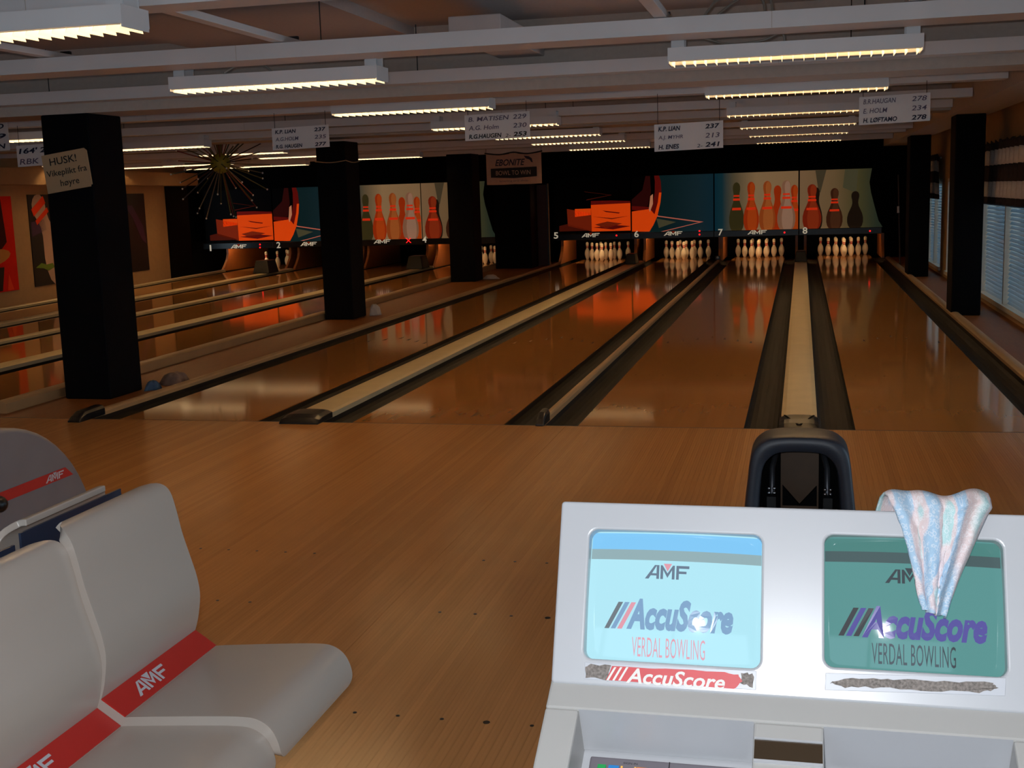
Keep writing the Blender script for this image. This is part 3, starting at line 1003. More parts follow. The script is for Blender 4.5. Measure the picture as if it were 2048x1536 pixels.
k_lab = ['left of the lane below number five', 'right of the lane below number five', 'left of the lane below number six', 'right of the lane below number six', 'left of the lane below number seven', 'right of the lane below number seven', 'left of the lane below number eight', 'right of the lane below number eight']
for (x0, x1, fl_), l in zip([(-4.13, -4.07, .35), (-2.555, -2.50, .16), (-2.36, -2.305, .16), (-0.80, -0.755, .1), (-0.75, -0.705, .1), (0.752, 0.80, .1), (0.925, 0.975, .1), (2.44, 2.49, .16)], k_lab):
    kick(x0, x1, 17.88, 'brown wooden pit side board ' + l, fl_)
for x0, l in zip((-11.64, -10.13, -9.93, -8.42, -8.30, -6.96, -6.74, -5.28), ['at the far left end', 'right of the first pit from the poster wall', 'left of the second pit from the poster wall', 'right of the second pit from the poster wall', 'left of the third pit from the poster wall', 'right of the third pit from the poster wall', 'left of the pit by the boxed pillar', 'right of the pit by the boxed pillar']):
    kick(x0, x0 + 0.05, 17.28, 'brown wooden pit side board ' + l, .3)
# pit curtains
tag(MB().box(-4.4, 2.9, 19.55, 19.6, 0.0, 1.75).build('pit_curtain', 'black_matte'), 'black pit curtain behind the right bank of pins', 'curtain')
tag(MB().box(-12.3, -5.2, 19.45, 19.5, 0.0, 1.75).build('pit_curtain', 'black_matte'), 'black pit curtain behind the left bank of pins', 'curtain')
# the alcove closing the left bank at its far corner
struct('wall_left_end', MB().box(-12.6, -12.4, 15.8, 20.4, -0.3, WZ), 'black_wall')

# ------------------------------------------------------------------ bowling pins
pm = bpy.data.materials.new('pin_plastic'); pm.use_nodes = True
nt = pm.node_tree; b = nt.nodes['Principled BSDF']; b.inputs['Roughness'].default_value = 0.25
tc = nt.nodes.new('ShaderNodeTexCoord'); sp = nt.nodes.new('ShaderNodeSeparateXYZ'); nt.links.new(tc.outputs['Object'], sp.inputs[0])
cr = nt.nodes.new('ShaderNodeValToRGB'); cr.color_ramp.interpolation = 'CONSTANT'
mr = nt.nodes.new('ShaderNodeMapRange'); mr.inputs['From Max'].default_value = 0.381
nt.links.new(sp.outputs['Z'], mr.inputs['Value']); nt.links.new(mr.outputs[0], cr.inputs[0])
W_ = s2l((232, 220, 196)); R_ = s2l((176, 24, 22))
el = cr.color_ramp.elements
el[0].position = 0; el[0].color = W_; el[1].position = 0.655; el[1].color = R_
for p_, c_ in ((0.70, W_), (0.735, R_), (0.78, W_)):
    q = el.new(p_); q.color = c_
nt.links.new(cr.outputs[0], b.inputs['Base Color'])
M['pin_plastic'] = pm
PROF = [(0.001, 0.0), (0.0258, 0.0), (0.0285, 0.006), (0.036, 0.019), (0.0485, 0.057), (0.057, 0.086), (0.0605, 0.114), (0.058, 0.149), (0.0515, 0.184), (0.042, 0.205), (0.031, 0.221), (0.0245, 0.239), (0.0228, 0.254), (0.0245, 0.276), (0.0295, 0.305), (0.0323, 0.343), (0.030, 0.360), (0.022, 0.374), (0.010, 0.380), (0.001, 0.381)]
pin_me = None
ROWS = [('front pin', 0, 0), ('left pin of the second row', 1, -0.5), ('right pin of the second row', 1, 0.5),
        ('left pin of the third row', 2, -1), ('middle pin of the third row', 2, 0), ('right pin of the third row', 2, 1),
        ('outer left pin of the back row', 3, -1.5), ('inner left pin of the back row', 3, -0.5), ('inner right pin of the back row', 3, 0.5), ('outer right pin of the back row', 3, 1.5)]


def rack(cx, yh, where, keep=range(10), group=''):
    global pin_me
    for i in keep:
        nm, row, px = ROWS[i]
        if pin_me is None:
            o = MB().lathe(PROF, 20).build('bowling_pin', 'pin_plastic', None, smooth=True)
            pin_me = o.data
        else:
            o = bpy.data.objects.new('bowling_pin', pin_me); COL.objects.link(o)
        o.location = (cx + px * 0.3048, yh + row * 0.264, 0.001)
        o.rotation_euler.z = random.random() * 6
        tag(o, 'white bowling pin, %s %s' % (nm, where), 'bowling pin', 'bowling pins standing ' + where)


for l in (5, 6, 7, 8):
    rack(CEN[l], 18.25, 'below number ' + {5: 'five', 6: 'six', 7: 'seven', 8: 'eight'}[l])
rack(-10.86, 17.66, 'below number one', (0, 2, 5, 8))
rack(-5.98, 17.66, 'below number four')

# brown door, pole and small fittings between the banks
t = thing('door_panel', (-4.36, 17.0, 0), 'dark reddish brown flush panel beside the boxed pillar', 'panel')
MB().box(-4.52, -4.235, 17.0, 17.05, 0.0, 1.66).build('leaf', mat('door_brown', (74, 30, 18), 0.5, noise=0.1, nscale=4), t)
MB().box(-4.235, -4.21, 16.98, 17.06, 0.0, 1.68).build('edge_trim', 'steel_dark', t)
tag(MB().tube([(-4.187, 16.95, 0.0), (-4.20, 16.98, 1.68)], 0.013, 8).build('pole', 'cap_tan'), 'slim pale pole leaning beside the brown panel', 'pole')
t = thing('pit_sensor', (-0.776, 17.2, 0.045), 'small black sensor with a white lens at the end of the divider before number seven', 'sensor')
MB().box(-0.82, -0.73, 17.2, 17.3, 0.046, 0.12).build('sensor_body', 'black_plastic', t, bevel=0.006)
MB().sphere((-0.775, 17.2, 0.09), 0.025, 10, 6).build('lens', 'print_white', t, smooth=True)
mb = MB().tube([(2.63, 15.6, 0.0), (2.58, 15.7, 1.62)], 0.011, 8)
t = thing('cleaning_pole', (2.6, 15.6, 0), 'thin dark pole with a white grip by the end column', 'pole')
mb.build('shaft', 'steel_dark', t)
MB().tube([(2.588, 15.655, 0.93), (2.586, 15.665, 1.05)], 0.022, 8).build('grip', 'print_white', t)

# ------------------------------------------------------------------ ceiling: trays, rails, lights
def tray(y0, y1, z0, z1, x0, x1, label):
    """white steel channel crossing the hall: a face, a bottom and a back flange, open on top"""
    t = thing('ceiling_channel', ((x0 + x1) / 2, y0, z0), label, 'channel', 'white channels crossing the ceiling')
    th = 0.006
    prof = [(y0, z0), (y1, z0), (y1, z1), (y1 - 0.02, z1), (y1 - 0.02, z1 - th), (y1 - th, z1 - th), (y1 - th, z0 + th), (y0 + th, z0 + th), (y0 + th, z1 - th), (y0 + 0.02, z1 - th), (y0 + 0.02, z1), (y0, z1)]
    MB().prism(prof, lambda a, b_: Vector((x0, a, b_)), lambda a, b_: Vector((x1, a, b_))).build('channel_profile', 'tray_white', t)
    n = 0
    xx = x1 - 1.7
    while xx > x0:
        MB().box(xx - 0.0015, xx + 0.0015, y0 - 0.0012, y0, z0, z1).build('joint', 'concrete', t)
        MB().tube([(xx + 0.45, (y0 + y1) / 2, z1 - 0.02), (xx + 0.45, (y0 + y1) / 2, 2.67)], 0.0035, 5).build('hanger_rod', 'wire', t)
        xx -= 2.9
    return t


TR = [(-3.08, -2.90), (-1.20, -0.92), (0.60, 0.77), (2.80, 3.00), (4.85, 5.02), (6.42, 6.60), (8.62, 8.80), (11.2, 11.38), (12.45, 12.63), (15.2, 15.4)]
for i, (a, b_) in enumerate(TR):
    z0 = 2.27 if i < 6 else 2.26
    z1 = 2.352 if i != 0 else 2.40
    tray(a, b_, z0, z1, -11.2, 2.42 if i < 3 else 2.44, 'white steel ceiling channel, %s counting from the camera' % ORD[i])


def rail(x, y0, y1, label):
    t = thing('mounting_rail', (x, (y0 + y1) / 2, 2.36), label, 'rail', 'rails carrying the ceiling lights')
    MB().box(x - 0.033, x + 0.033, y0, y1, 2.356, 2.392).build('rail_profile', 'tray_white', t, bevel=0.003)
    for yy in (y0 + 0.08, y1 - 0.05):
        MB().box(x - 0.03, x + 0.03, yy - 0.012, yy + 0.012, 2.392, 2.41).build('clip', 'wire', t)
    return t


rail(0.165, -3.6, -0.93, 'white rail over the right-hand ceiling light, on its left end')
rail(1.40, -3.6, -0.93, 'white rail over the right-hand ceiling light, on its right end')
rail(-1.93, -3.7, -0.93, 'white rail running back from the near left ceiling light')
rail(-3.38, -3.7, -0.93, 'white rail at the upper left edge of the picture')

LUM_L, LUM_W, LUM_H = 1.30, 0.20, 0.092
blade_me = None


def luminaire(xc, yc, zb, label, detail=True, near=False):
    """louvred fluorescent fitting: housing, tube, reflectors, cross blades; local origin at bottom centre"""
    t = thing('ceiling_light', (xc, yc, zb), label, 'ceiling light', 'louvred fluorescent ceiling lights')
    o = Vector((xc, yc, zb)); L, W, H = LUM_L / 2, LUM_W / 2, LUM_H
    def bx(mb, *a): return mb.box(o.x + a[0], o.x + a[1], o.y + a[2], o.y + a[3], o.z + a[4], o.z + a[5])
    h = MB()
    bx(h, -L, L, -W, W, H - 0.006, H); bx(h, -L, L, -W, -W + 0.005, 0.022, H - 0.006); bx(h, -L, L, W - 0.005, W, 0.022, H - 0.006)
    bx(h, -L, -L + 0.006, -W + 0.005, W - 0.005, 0.01, H - 0.006); bx(h, L - 0.006, L, -W + 0.005, W - 0.005, 0.01, H - 0.006)
    h.build('housing', 'tray_white', t)
    r = MB()
    for s in (-1, 1):
        r.hexa([(o.x - L + .01, o.y + s * 0.091, o.z + .018), (o.x + L - .01, o.y + s * 0.091, o.z + .018), (o.x + L - .01, o.y + s * 0.094, o.z + .018), (o.x - L + .01, o.y + s * 0.094, o.z + .018),
                (o.x - L + .01, o.y + s * 0.045, o.z + .072), (o.x + L - .01, o.y + s * 0.045, o.z + .072), (o.x + L - .01, o.y + s * 0.048, o.z + .072), (o.x - L + .01, o.y + s * 0.048, o.z + .072)])
    r.build('reflector', 'louvre_metal', t)
    MB().tube([(o.x - L + 0.05, o.y, o.z + 0.068), (o.x + L - 0.05, o.y, o.z + 0.068)], 0.0130, 6).build('tube', 'tube_glow', t)
    n = 22
    if near:
        global blade_me
        for k in range(n + 1):
            xx = -L + 0.02 + (2 * L - 0.04) * k / n
            if blade_me is None:
                b_ = MB()
                b_.hexa([(-0.0008, -0.084, 0.004), (0.0008, -0.084, 0.004), (0.0008, 0.084, 0.004), (-0.0008, 0.084, 0.004), (-0.004, -0.066, 0.034), (0.004, -0.066, 0.034), (0.004, 0.066, 0.034), (-0.004, 0.066, 0.034)])
                blade_me = bpy.data.meshes.new('louvre_blade'); blade_me.from_pydata([tuple(v) for v in b_.v], [], b_.f); blade_me.materials.append(M['louvre_glow'])
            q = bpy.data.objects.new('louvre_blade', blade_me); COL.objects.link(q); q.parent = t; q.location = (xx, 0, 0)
    else:
        b_ = MB()
        for k in range(n + 1):
            xx = o.x - L + 0.02 + (2 * L - 0.04) * k / n
            b_.hexa([(xx - 0.0008, o.y - 0.084, o.z + 0.004), (xx + 0.0008, o.y - 0.084, o.z + 0.004), (xx + 0.0008, o.y + 0.084, o.z + 0.004), (xx - 0.0008, o.y + 0.084, o.z + 0.004),
                     (xx - 0.004, o.y - 0.066, o.z + 0.034), (xx + 0.004, o.y - 0.066, o.z + 0.034), (xx + 0.004, o.y + 0.066, o.z + 0.034), (xx - 0.004, o.y + 0.066, o.z + 0.034)])
        b_.build('louvre', 'louvre_glow', t)
    for xx in (-0.6, 0.6):
        br = MB()
        bx(br, xx - 0.035, xx + 0.035, -0.06, -0.05, H, H + 0.05); bx(br, xx - 0.035, xx + 0.035, -0.06, 0.06, H + 0.05, H + 0.054)
        bx(br, xx - 0.035, xx + 0.035, 0.05, 0.06, H, H + 0.05)
        br.build('bracket', 'tray_white', t)
    return t


YS = [-3.26, -0.80, 1.75, 4.42, 7.0, 9.5, 12.3]
for i, y in enumerate(YS):
    zb = 2.145
    if i > 0:
        luminaire(0.82, y, zb, 'louvred ceiling light, %s from the camera in the row nearest the windows' % ORD[i - 1], near=(i < 4))
    luminaire(-2.12 if i else -2.24, y - (0.0 if i < 5 else 0.4), zb, 'louvred ceiling light, %s from the camera in the row left of centre' % ORD[i], near=(i < 4))
for i, (x, y) in enumerate([(-6.75, 3.1), (-6.62, 5.75), (-6.75, 8.3), (-6.7, 10.15), (-6.05, 12.3)]):
    luminaire(x, y, 2.145, 'louvred ceiling light, %s from the camera over the left bank beside the columns' % ORD[i])
for i, (x, y) in enumerate([(-10.35, 9.9), (-10.65, 12.2), (-9.4, 12.0), (-10.2, 14.3), (-8.88, 14.1)]):
    luminaire(x, y, 2.145, 'louvred ceiling light near the poster wall, %s from the camera' % ORD[i])
# two lights of the same rows over the seats, behind the camera's left shoulder and above its head
luminaire(-6.7, -0.8, 2.145, 'louvred ceiling light over the left approach, out of the picture')

# white boxes on the ceiling above the second channel, and cables
tag(MB().box(-1.17, -0.85, -0.45, 0.795, 2.42, 2.54).build('ceiling_duct', 'white_paint', bevel=0.006), 'boxy white duct hanging lengthwise above the second channel', 'duct')


def cable(pts, r, label):
    tag(MB().tube(catmull(pts, 6), r, 6).build('cable', 'cable_grey'), label, 'cable')


cable([(0.36, -1.0, 2.36), (0.45, -0.95, 2.47), (0.60, -0.9, 2.52), (0.70, -0.9, 2.46), (0.72, -0.95, 2.36)], 0.008, 'grey cable looping over the channel above the right-hand light')
cable([(0.42, -1.0, 2.36), (0.52, -0.95, 2.44), (0.62, -0.9, 2.48), (0.67, -0.9, 2.44), (0.68, -0.95, 2.36)], 0.007, 'second grey cable looping under its twin by the channel')
cable([(0.32, -0.92, 2.29), (0.48, -0.8, 2.25), (0.66, -0.78, 2.26), (0.76, -0.8, 2.29), (0.78, -0.8, 2.23)], 0.006, 'thin grey cable running along the right-hand light')
cable([(-2.4, -0.92, 2.24), (-2.33, -0.85, 2.29), (-2.22, -0.82, 2.30), (-2.12, -0.84, 2.23)], 0.006, 'thin grey cable arching over the left light')

# ------------------------------------------------------------------ hanging score sheets
def sheet(corners, y, rows, label, nums=True, ink='ink_blue', faint=()):
    """paper hung from a channel; corners = (left, right, top, bottom) in metres"""
    x0, x1, zt, zb = corners
    t = thing('score_sheet', ((x0 + x1) / 2, y, zb), label, 'sign', 'handwritten score sheets')
    n = 8
    def bow(s): return y + 0.010 * math.sin(PI * s)
    mb = MB(); V = []; F = []
    for k in range(n + 1):
        s = k / n; xx = x0 + (x1 - x0) * s; dz = 0.012 * s - 0.006
        V += [(xx, bow(s), zb + dz), (xx, bow(s), zt + dz)]
    for k in range(n):
        F.append((2 * k, 2 * k + 2, 2 * k + 3, 2 * k + 1))
    mb.add(V, F)
    o = mb.build('paper', 'paper', t)
    sd = o.modifiers.new('thick', 'SOLIDIFY'); sd.thickness = 0.002; sd.offset = -1
    W, H = x1 - x0, zt - zb
    def fn(ox, oz):
        def f(a, b_):
            s = (ox + a) / W
            return Vector((x0 + ox + a, bow(s) - 0.0045, zb + oz + b_ + 0.012 * s - 0.006))
        return f
    nr = len(rows)
    for i, (nm, sc, wn) in enumerate(rows):
        h = H / nr * 0.52; oz = H - H / nr * (i + 0.80)
        m_ = 'ink_faint' if i in faint else ink
        if nm:
            text(nm, W * wn, h, fn(W * 0.06, oz), bold=0.028 if i not in faint else 0.008, shear=0.15).build('handwriting', m_, t)
        if sc in ('253', '241'):
            text('2-', W * 0.08, h * .7, fn(W * 0.62, oz), shear=0.15).build('handwriting', m_, t)
        if sc:
            text(sc, W * 0.21, h, fn(W * 0.74, oz), bold=0.028 if i not in faint else 0.008, shear=0.15).build('handwriting', m_, t)
    for xx in (x0 + 0.03, x1 - 0.03):
        MB().tube([(xx, y + 0.004, zt - 0.01), (xx, y + 0.004, 2.28)], 0.0025, 5).build('string', 'wire', t)
    return t


mat('ink_faint', (96, 84, 108), 0.7)
SY = 2.76
sheet((-3.79, -3.24, 2.15, 1.955), SY, [('K.P. LIAN', '237', .36), ('A.G.HOLM', '235', .40), ('R.G. HAUGEN', '277', .46)], 'white handwritten score sheet hanging above the corded column', faint=(1,))
sheet((-1.98, -1.40, 2.185, 1.965), SY, [('B. MATISEN', '229', .62), ('A.G. Holm', '230', .46), ('R.G.HAUGEN', '253', .5)], 'score sheet with three ruled handwritten rows above the cloth banner', faint=(0, 1), ink='ink_black')
sheet((-0.335, 0.235, 2.035, 1.812), SY, [('K.P. LIAN', '237', .32), ('A.J. MYHR', '213', .36), ('H. ENES', '241', .3)], 'white score sheet hanging lowest, over the lane below number 7', faint=(1,))
sheet((1.315, 1.86, 2.18, 1.96), SY, [('B.R.HAUGAN', '278', .46), ('E. HOLM', '234', .34), ('H. LØFTAMO', '278', .48)], 'white score sheet hanging farthest right, near the windows', faint=(0, 1))
sheet((-7.02, -6.50, 2.33, 2.05), SY, [('REKORD', '', .86), ('', '9', .1), ('HOLMEN', '', .86)], 'score sheet cut off by the left edge of the picture')
sheet((-6.43, -6.02, 2.10, 1.90), SY, [("164' 2", '', .7), ('RBK', '', .5)], 'small score sheet half hidden behind the tan sign', faint=(1,))

# tan warning sign taped to the near column
t = thing('warning_sign', (-4.60, 0.78, 1.60), 'tan card sign with black lettering tilted on the near black column', 'sign')
cTL, cTR, cBR, cBL = [aY(u, v, 0.785) for u, v in ((85, 310), (172, 295), (187, 370), (97, 388))]
ex = ((cTR - cTL) + (cBR - cBL)) / 2; ey = ((cTL - cBL) + (cTR - cBR)) / 2
def sg(a, b_): return cBL + ex * a + ey * b_
poly = [(0.0, 0.0), (0.96, 0.0), (0.965, 0.04), (1.0, 0.05), (1.0, 0.93), (0.95, 1.0), (0.0, 1.0)]
MB().prism(poly, lambda a, b_: sg(a, b_) + Vector((0, -0.006, 0)), lambda a, b_: sg(a, b_) + Vector((0, 0.006, 0))).build('card', 'paper_tan', t)
def sgt(ox, oy): return lambda a, b_: sg(ox + a, oy + b_) + Vector((0, -0.0072, 0))
lt = MB()
text('HUSK!', 0.60, 0.19, sgt(0.16, 0.70), bold=0.01, mb=lt); text('Vikeplikt fra', 0.90, 0.21, sgt(0.05, 0.37), bold=0.008, mb=lt); text('høyre', 0.42, 0.22, sgt(0.32, 0.08), bold=0.008, mb=lt)
lt.build('lettering', 'ink_black', t)

# cloth banner
t = thing('banner', (-3.87, 12.6, 1.65), 'pale cloth banner with black lettering hanging over the boxed pillar', 'banner')
bx0, bx1, bz0, bz1 = -4.352, -3.393, 1.655, 2.175
def bsag(s): return 0.028 * abs(math.sin(2 * PI * s)) * -1
mb = MB(); V = []; F = []
n = 20
for k in range(n + 1):
    s = k / n
    V += [(bx0 + (bx1 - bx0) * s, 12.6 + 0.012 * math.sin(4 * PI * s), bz0 + 0.2 * bsag(s)), (bx0 + (bx1 - bx0) * s, 12.6 + 0.008 * math.sin(4 * PI * s), bz1 + bsag(s))]
for k in range(n):
    F.append((2 * k, 2 * k + 2, 2 * k + 3, 2 * k + 1))
o = mb.add(V, F).build('cloth', 'banner_cloth', t)
o.modifiers.new('thick', 'SOLIDIFY').thickness = 0.004
def bn(ox, oz): return lambda a, b_: Vector((bx0 + ox + a, 12.58, bz0 + oz + b_))
text('EBONITE', 0.52, 0.11, bn(0.16, 0.31), bold=0.02, shear=0.3).build('lettering', 'ink_blue', t)
sw = MB()
P = [(0.70, 0.42), (0.76, 0.40), (0.79, 0.36), (0.745, 0.375), (0.72, 0.36), (0.75, 0.33), (0.815, 0.35), (0.80, 0.42), (0.75, 0.455), (0.66, 0.47)]
flat(sw, P[3:4] + P[6:10] + P[0:3], bn(0, 0)); sw.build('swoosh', 'ink_blue', t)
MB().prism([(0.08, .12), (.5 * .96, .10), (0.88, .12), (0.88, .28), (.48, .275), (0.08, .27)], lambda a, b_: bn(0, 0)(a, b_), lambda a, b_: bn(0, 0)(a, b_) + Vector((0, 0.002, 0))).build('black_bar', 'ink_black', t)
text('BOWL TO WIN', 0.60, 0.075, lambda a, b_: bn(0.17, 0.155)(a, b_) + Vector((0, -0.002, 0))).build('lettering', 'banner_cloth', t)
text('bowling pro shop', 0.50, 0.035, bn(0.23, 0.035)).build('lettering', 'ink_faint', t)
MB().tube(catmull([(bx0 - 0.02, 12.59, bz1 + 0.01), (bx0 + 0.24, 12.6, bz1 - 0.02), ((bx0 + bx1) / 2, 12.59, bz1 + 0.012), (bx1 - 0.24, 12.6, bz1 - 0.02), (bx1 + 0.02, 12.59, bz1 + 0.015)], 5), 0.012, 6).build('top_hem', 'ink_black', t)
for xx in (bx0, bx1):
    MB().tube([(xx, 12.6, bz1), (xx, 12.62, 2.30)], 0.004, 5).build('string', 'wire', t)

# ------------------------------------------------------------------ starburst decoration
BC = Vector((-6.73, 7.55, 2.02))
t = thing('starburst', (BC.x, BC.y, BC.z), 'starburst hanging ornament with coloured rods round a yellow ball', 'ornament')
MB().sphere(BC, 0.135, 14, 9).build('ball', mat('burst_yellow', (150, 140, 40), 0.6, noise=0.2, nscale=30, bump=0.4), t, smooth=True)
MB().tube([BC + Vector((0, 0, 0.1)), (BC.x, BC.y, 2.67)], 0.035, 8).build('stem', mat('burst_stem', (120, 92, 34), 0.6), t)
cols = [mat('rod_red', (120, 30, 20), 0.5), mat('rod_dark', (52, 30, 26), 0.5), mat('rod_yellow', (96, 84, 28), 0.5), mat('rod_green', (44, 60, 34), 0.5), mat('rod_white', (110, 92, 70), 0.5)]
rr = random.Random(3)
N = 56
for k in range(N):
    zz = 1 - 2 * (k + 0.5) / N; ph = k * 2.39996
    d = Vector((math.sqrt(1 - zz * zz) * math.cos(ph), math.sqrt(1 - zz * zz) * math.sin(ph), zz))
    L = 0.56 + 0.10 * rr.random() + 0.14 * max(0, -d.z)
    if d.z > 0.15:
        L = min(L, 0.60 / d.z, 0.62)
    c_ = cols[k % 5]
    rod = MB().tube([BC + d * 0.11, BC + d * L], 0.0075, 5).build('rod', c_, t)
    MB().sphere(BC + d * (L + 0.008), 0.013, 6, 4).build('tip', 'print_white', rod)

# ------------------------------------------------------------------ posters on the left wall
def W(y, z, off=0.012): return Vector((XL(y) + off, y, z))


def poster(y0, y1, z0, z1, ink, label):
    t = thing('poster', W((y0 + y1) / 2, z0), label, 'poster', 'large posters on the left wall')
    MB().prism(quad(y0, z0, y1, z1), lambda a, b_: W(a, b_, 0.0), lambda a, b_: W(a, b_, 0.014)).build('sheet', ink, t)
    def art(poly, m_, lay=1, name='printed_shape'):
        q = [(min(max(a, y0), y1), min(max(b_, z0), z1)) for a, b_ in poly]
        MB().prism(q, lambda a, b_: W(a, b_, 0.013), lambda a, b_: W(a, b_, 0.014 + 0.002 * lay)).build(name, m_, t)
    return art


glow('poster_red', (214, 28, 12), 0.0)
glow('poster_dark_red', (60, 10, 12), 0.0)
mat('poster_black', (10, 8, 14), 0.5)
mat('poster_purple', (58, 30, 66), 0.5)
mat('poster_tan', (190, 128, 60), 0.6)
mat('poster_pin', (196, 160, 140), 0.6)
glow('poster_band', (236, 66, 34), 0.0)
mat('poster_green', (96, 128, 30), 0.6)
art = poster(5.5, 9.08, 0.245, 1.70, 'poster_red', 'red poster at the left edge with an orange disc shape')
art([(5.6, 0.9), (8.7, 0.9), (8.85, 1.0), (8.78, 1.66), (5.6, 1.66)], 'poster_dark_red')
art([(8.3 + 0.62 * math.cos(a * PI / 8), 0.76 + 0.13 * math.sin(a * PI / 8) + 0.06 * math.cos(a * PI / 8)) for a in range(16)], 'poster_tan', 2)
art([(5.6, 0.26), (8.62, 0.26), (8.72, 0.62), (5.6, 0.62)], 'poster_black', 1)
art([(8.75, 0.26), (8.93, 0.26), (8.82, 0.52)], 'poster_band', 2)
art = poster(9.56, 13.74, 0.25, 1.72, 'poster_black', 'dark poster of a tilted pin, mostly behind the near column')
def tilt(cy, cz, h, w, ang):
    c_, s_ = math.cos(ang), math.sin(ang)
    return [(cy + (a * c_ - b_ * s_), cz + (a * s_ + b_ * c_)) for a, b_ in pin2d(0, -h / 2, h, w)]
art(tilt(10.15, 1.0, 1.6, 0.80, 0.50), 'poster_pin', 1, 'printed_pin')
for f0, f1 in ((0.34, 0.42), (0.24, 0.29)):
    c_, s_ = math.cos(.5), math.sin(.5)
    q = [(-0.22, f0 * 1.6), (0.22, f0 * 1.6), (0.22, f1 * 1.6), (-0.22, f1 * 1.6)]
    art([(10.15 + a * c_ - b_ * s_, 1.0 + a * s_ + b_ * c_) for a, b_ in q], 'poster_band', 2, 'printed_band')
art([(9.62, 0.55), (9.8, 0.62), (9.95, 0.585), (10.15, 0.60), (10.2, 0.53), (10.0, 0.48), (9.85, 0.53)], 'poster_green', 2)
art([(9.6, 1.05), (10.05, 1.15), (10.0, 1.32), (9.6, 1.28)], 'poster_purple', 1)
art([(12.9, 1.5), (13.2, 1.5), (13.6, 1.1), (13.7, 0.75), (13.5, 0.85), (13.2, 1.25)], 'poster_purple', 1)

# ------------------------------------------------------------------ rags and paper on the walkway
def rag(cx, cy, rx, ry, h, m_, name, label, cat, seed, z=-0.004):
    r_ = random.Random(seed)
    ph = [r_.random() * 6 for _ in range(6)]
    n, m2 = 26, 8
    rings = []
    for j in range(m2 + 1):
        q = j / m2
        ring = []
        for k in range(n):
            a = 2 * PI * k / n
            rad = (1 - q) ** 0.55 * (1 + 0.16 * math.sin(3 * a + ph[0]) + 0.10 * math.sin(5 * a + ph[1])) + 0.001
            zz = h * (1 - (1 - q) ** 1.5) * (0.85 + (1 - q) * (0.22 * math.sin(2 * a + ph[2]) + 0.25 * math.sin(5 * a + 7 * q + ph[3])))
            ring.append(Vector((cx + rx * rad * math.cos(a), cy + ry * rad * math.sin(a), z + max(0, zz))))
        rings.append(ring)
    o = MB().rings(rings).build(name, m_, None, smooth=True)
    return tag(o, label, cat)


mat('rag_blue', (54, 84, 118), 0.9, noise=0.15, nscale=30, bump=0.2)
mat('rag_grey', (120, 100, 92), 0.9, noise=0.25, nscale=16, bump=0.3)
mat('rag_white', (200, 188, 180), 0.9, noise=0.08, nscale=30, bump=0.2)
rag(-4.32, 1.30, 0.06, 0.10, 0.085, 'rag_blue', 'rag', 'crumpled blue rag at the foot of the near column', 'rag', 3)
rag(-4.30, 1.62, 0.11, 0.16, 0.11, 'rag_grey', 'rag', 'crumpled grey-white rag behind the blue one by the near column', 'rag', 5)
rag(-4.50, 7.16, 0.075, 0.06, 0.17, 'rag_white', 'paper_wad', 'crumpled white paper standing beside the corded column', 'paper', 8)
rag(-4.55, 13.45, 0.14, 0.12, 0.09, 'rag_white', 'rag', 'pale rag lying by the foot of the banner-side column', 'rag', 11)
# ------------------------------------------------------------------ ball returns on the approach
t = thing('ball_return', (0.869, -3.0, 0), 'black arched ball return hood standing before the scoring console', 'ball return')
HO = [(0.0, 0.569), (0.06, 0.568), (0.11, 0.561), (0.145, 0.546), (0.170, 0.518), (0.183, 0.475), (0.192, 0.40), (0.203, 0.30), (0.215, 0.15), (0.222, 0.0)]
HI = [(0.0, 0.508), (0.045, 0.507), (0.082, 0.500), (0.108, 0.484), (0.128, 0.458), (0.139, 0.42), (0.146, 0.36), (0.150, 0.29), (0.154, 0.15), (0.157, 0.0)]
HO = catmull(HO, 3); HI = catmull(HI, 3)
def ring(P, y, sx=1.0, sz=1.0): return [Vector((0.869 - a * sx, y, b_ * sz)) for a, b_ in P[::-1]] + [Vector((0.869 + a * sx, y, b_ * sz)) for a, b_ in P[1:]]
rs = [ring(HI, -2.62), ring(HI, -2.99), ring(HI, -3.012, 1.03, 1.008), ring(HO, -3.018, 0.955, 0.982), ring(HO, -3.008, 0.985, 0.994), ring(HO, -2.985), ring(HO, -2.85, 1.0, 1.0), ring(HO, -2.72, 0.985, 0.96), ring(HO, -2.62, 0.95, 0.88), ring(HO, -2.55, 0.88, 0.72)]
mb = MB().rings(rs, close=False)
k = len(rs[0]); mb.f.append(tuple(range(9 * k, 10 * k)))
mb.build('hood_shell', 'charcoal_plastic', t, smooth=True)
MB().prism([(-0.15, 0.0), (0.15, 0.0), (0.15, 0.40), (0.12, 0.48), (0.0, 0.50), (-0.12, 0.48), (-0.15, 0.40)], lambda a, b_: Vector((0.869 + a, -2.66, b_)), lambda a, b_: Vector((0.869 + a, -2.63, b_))).build('rear_liner', 'black_matte', t)
MB().box(0.795, 0.943, -2.69, -2.665, 0.02, 0.475).build('back_panel', mat('panel_brown', (74, 50, 26), 0.5, noise=0.1), t)  # plain dark brown panel at the inner back of the hood
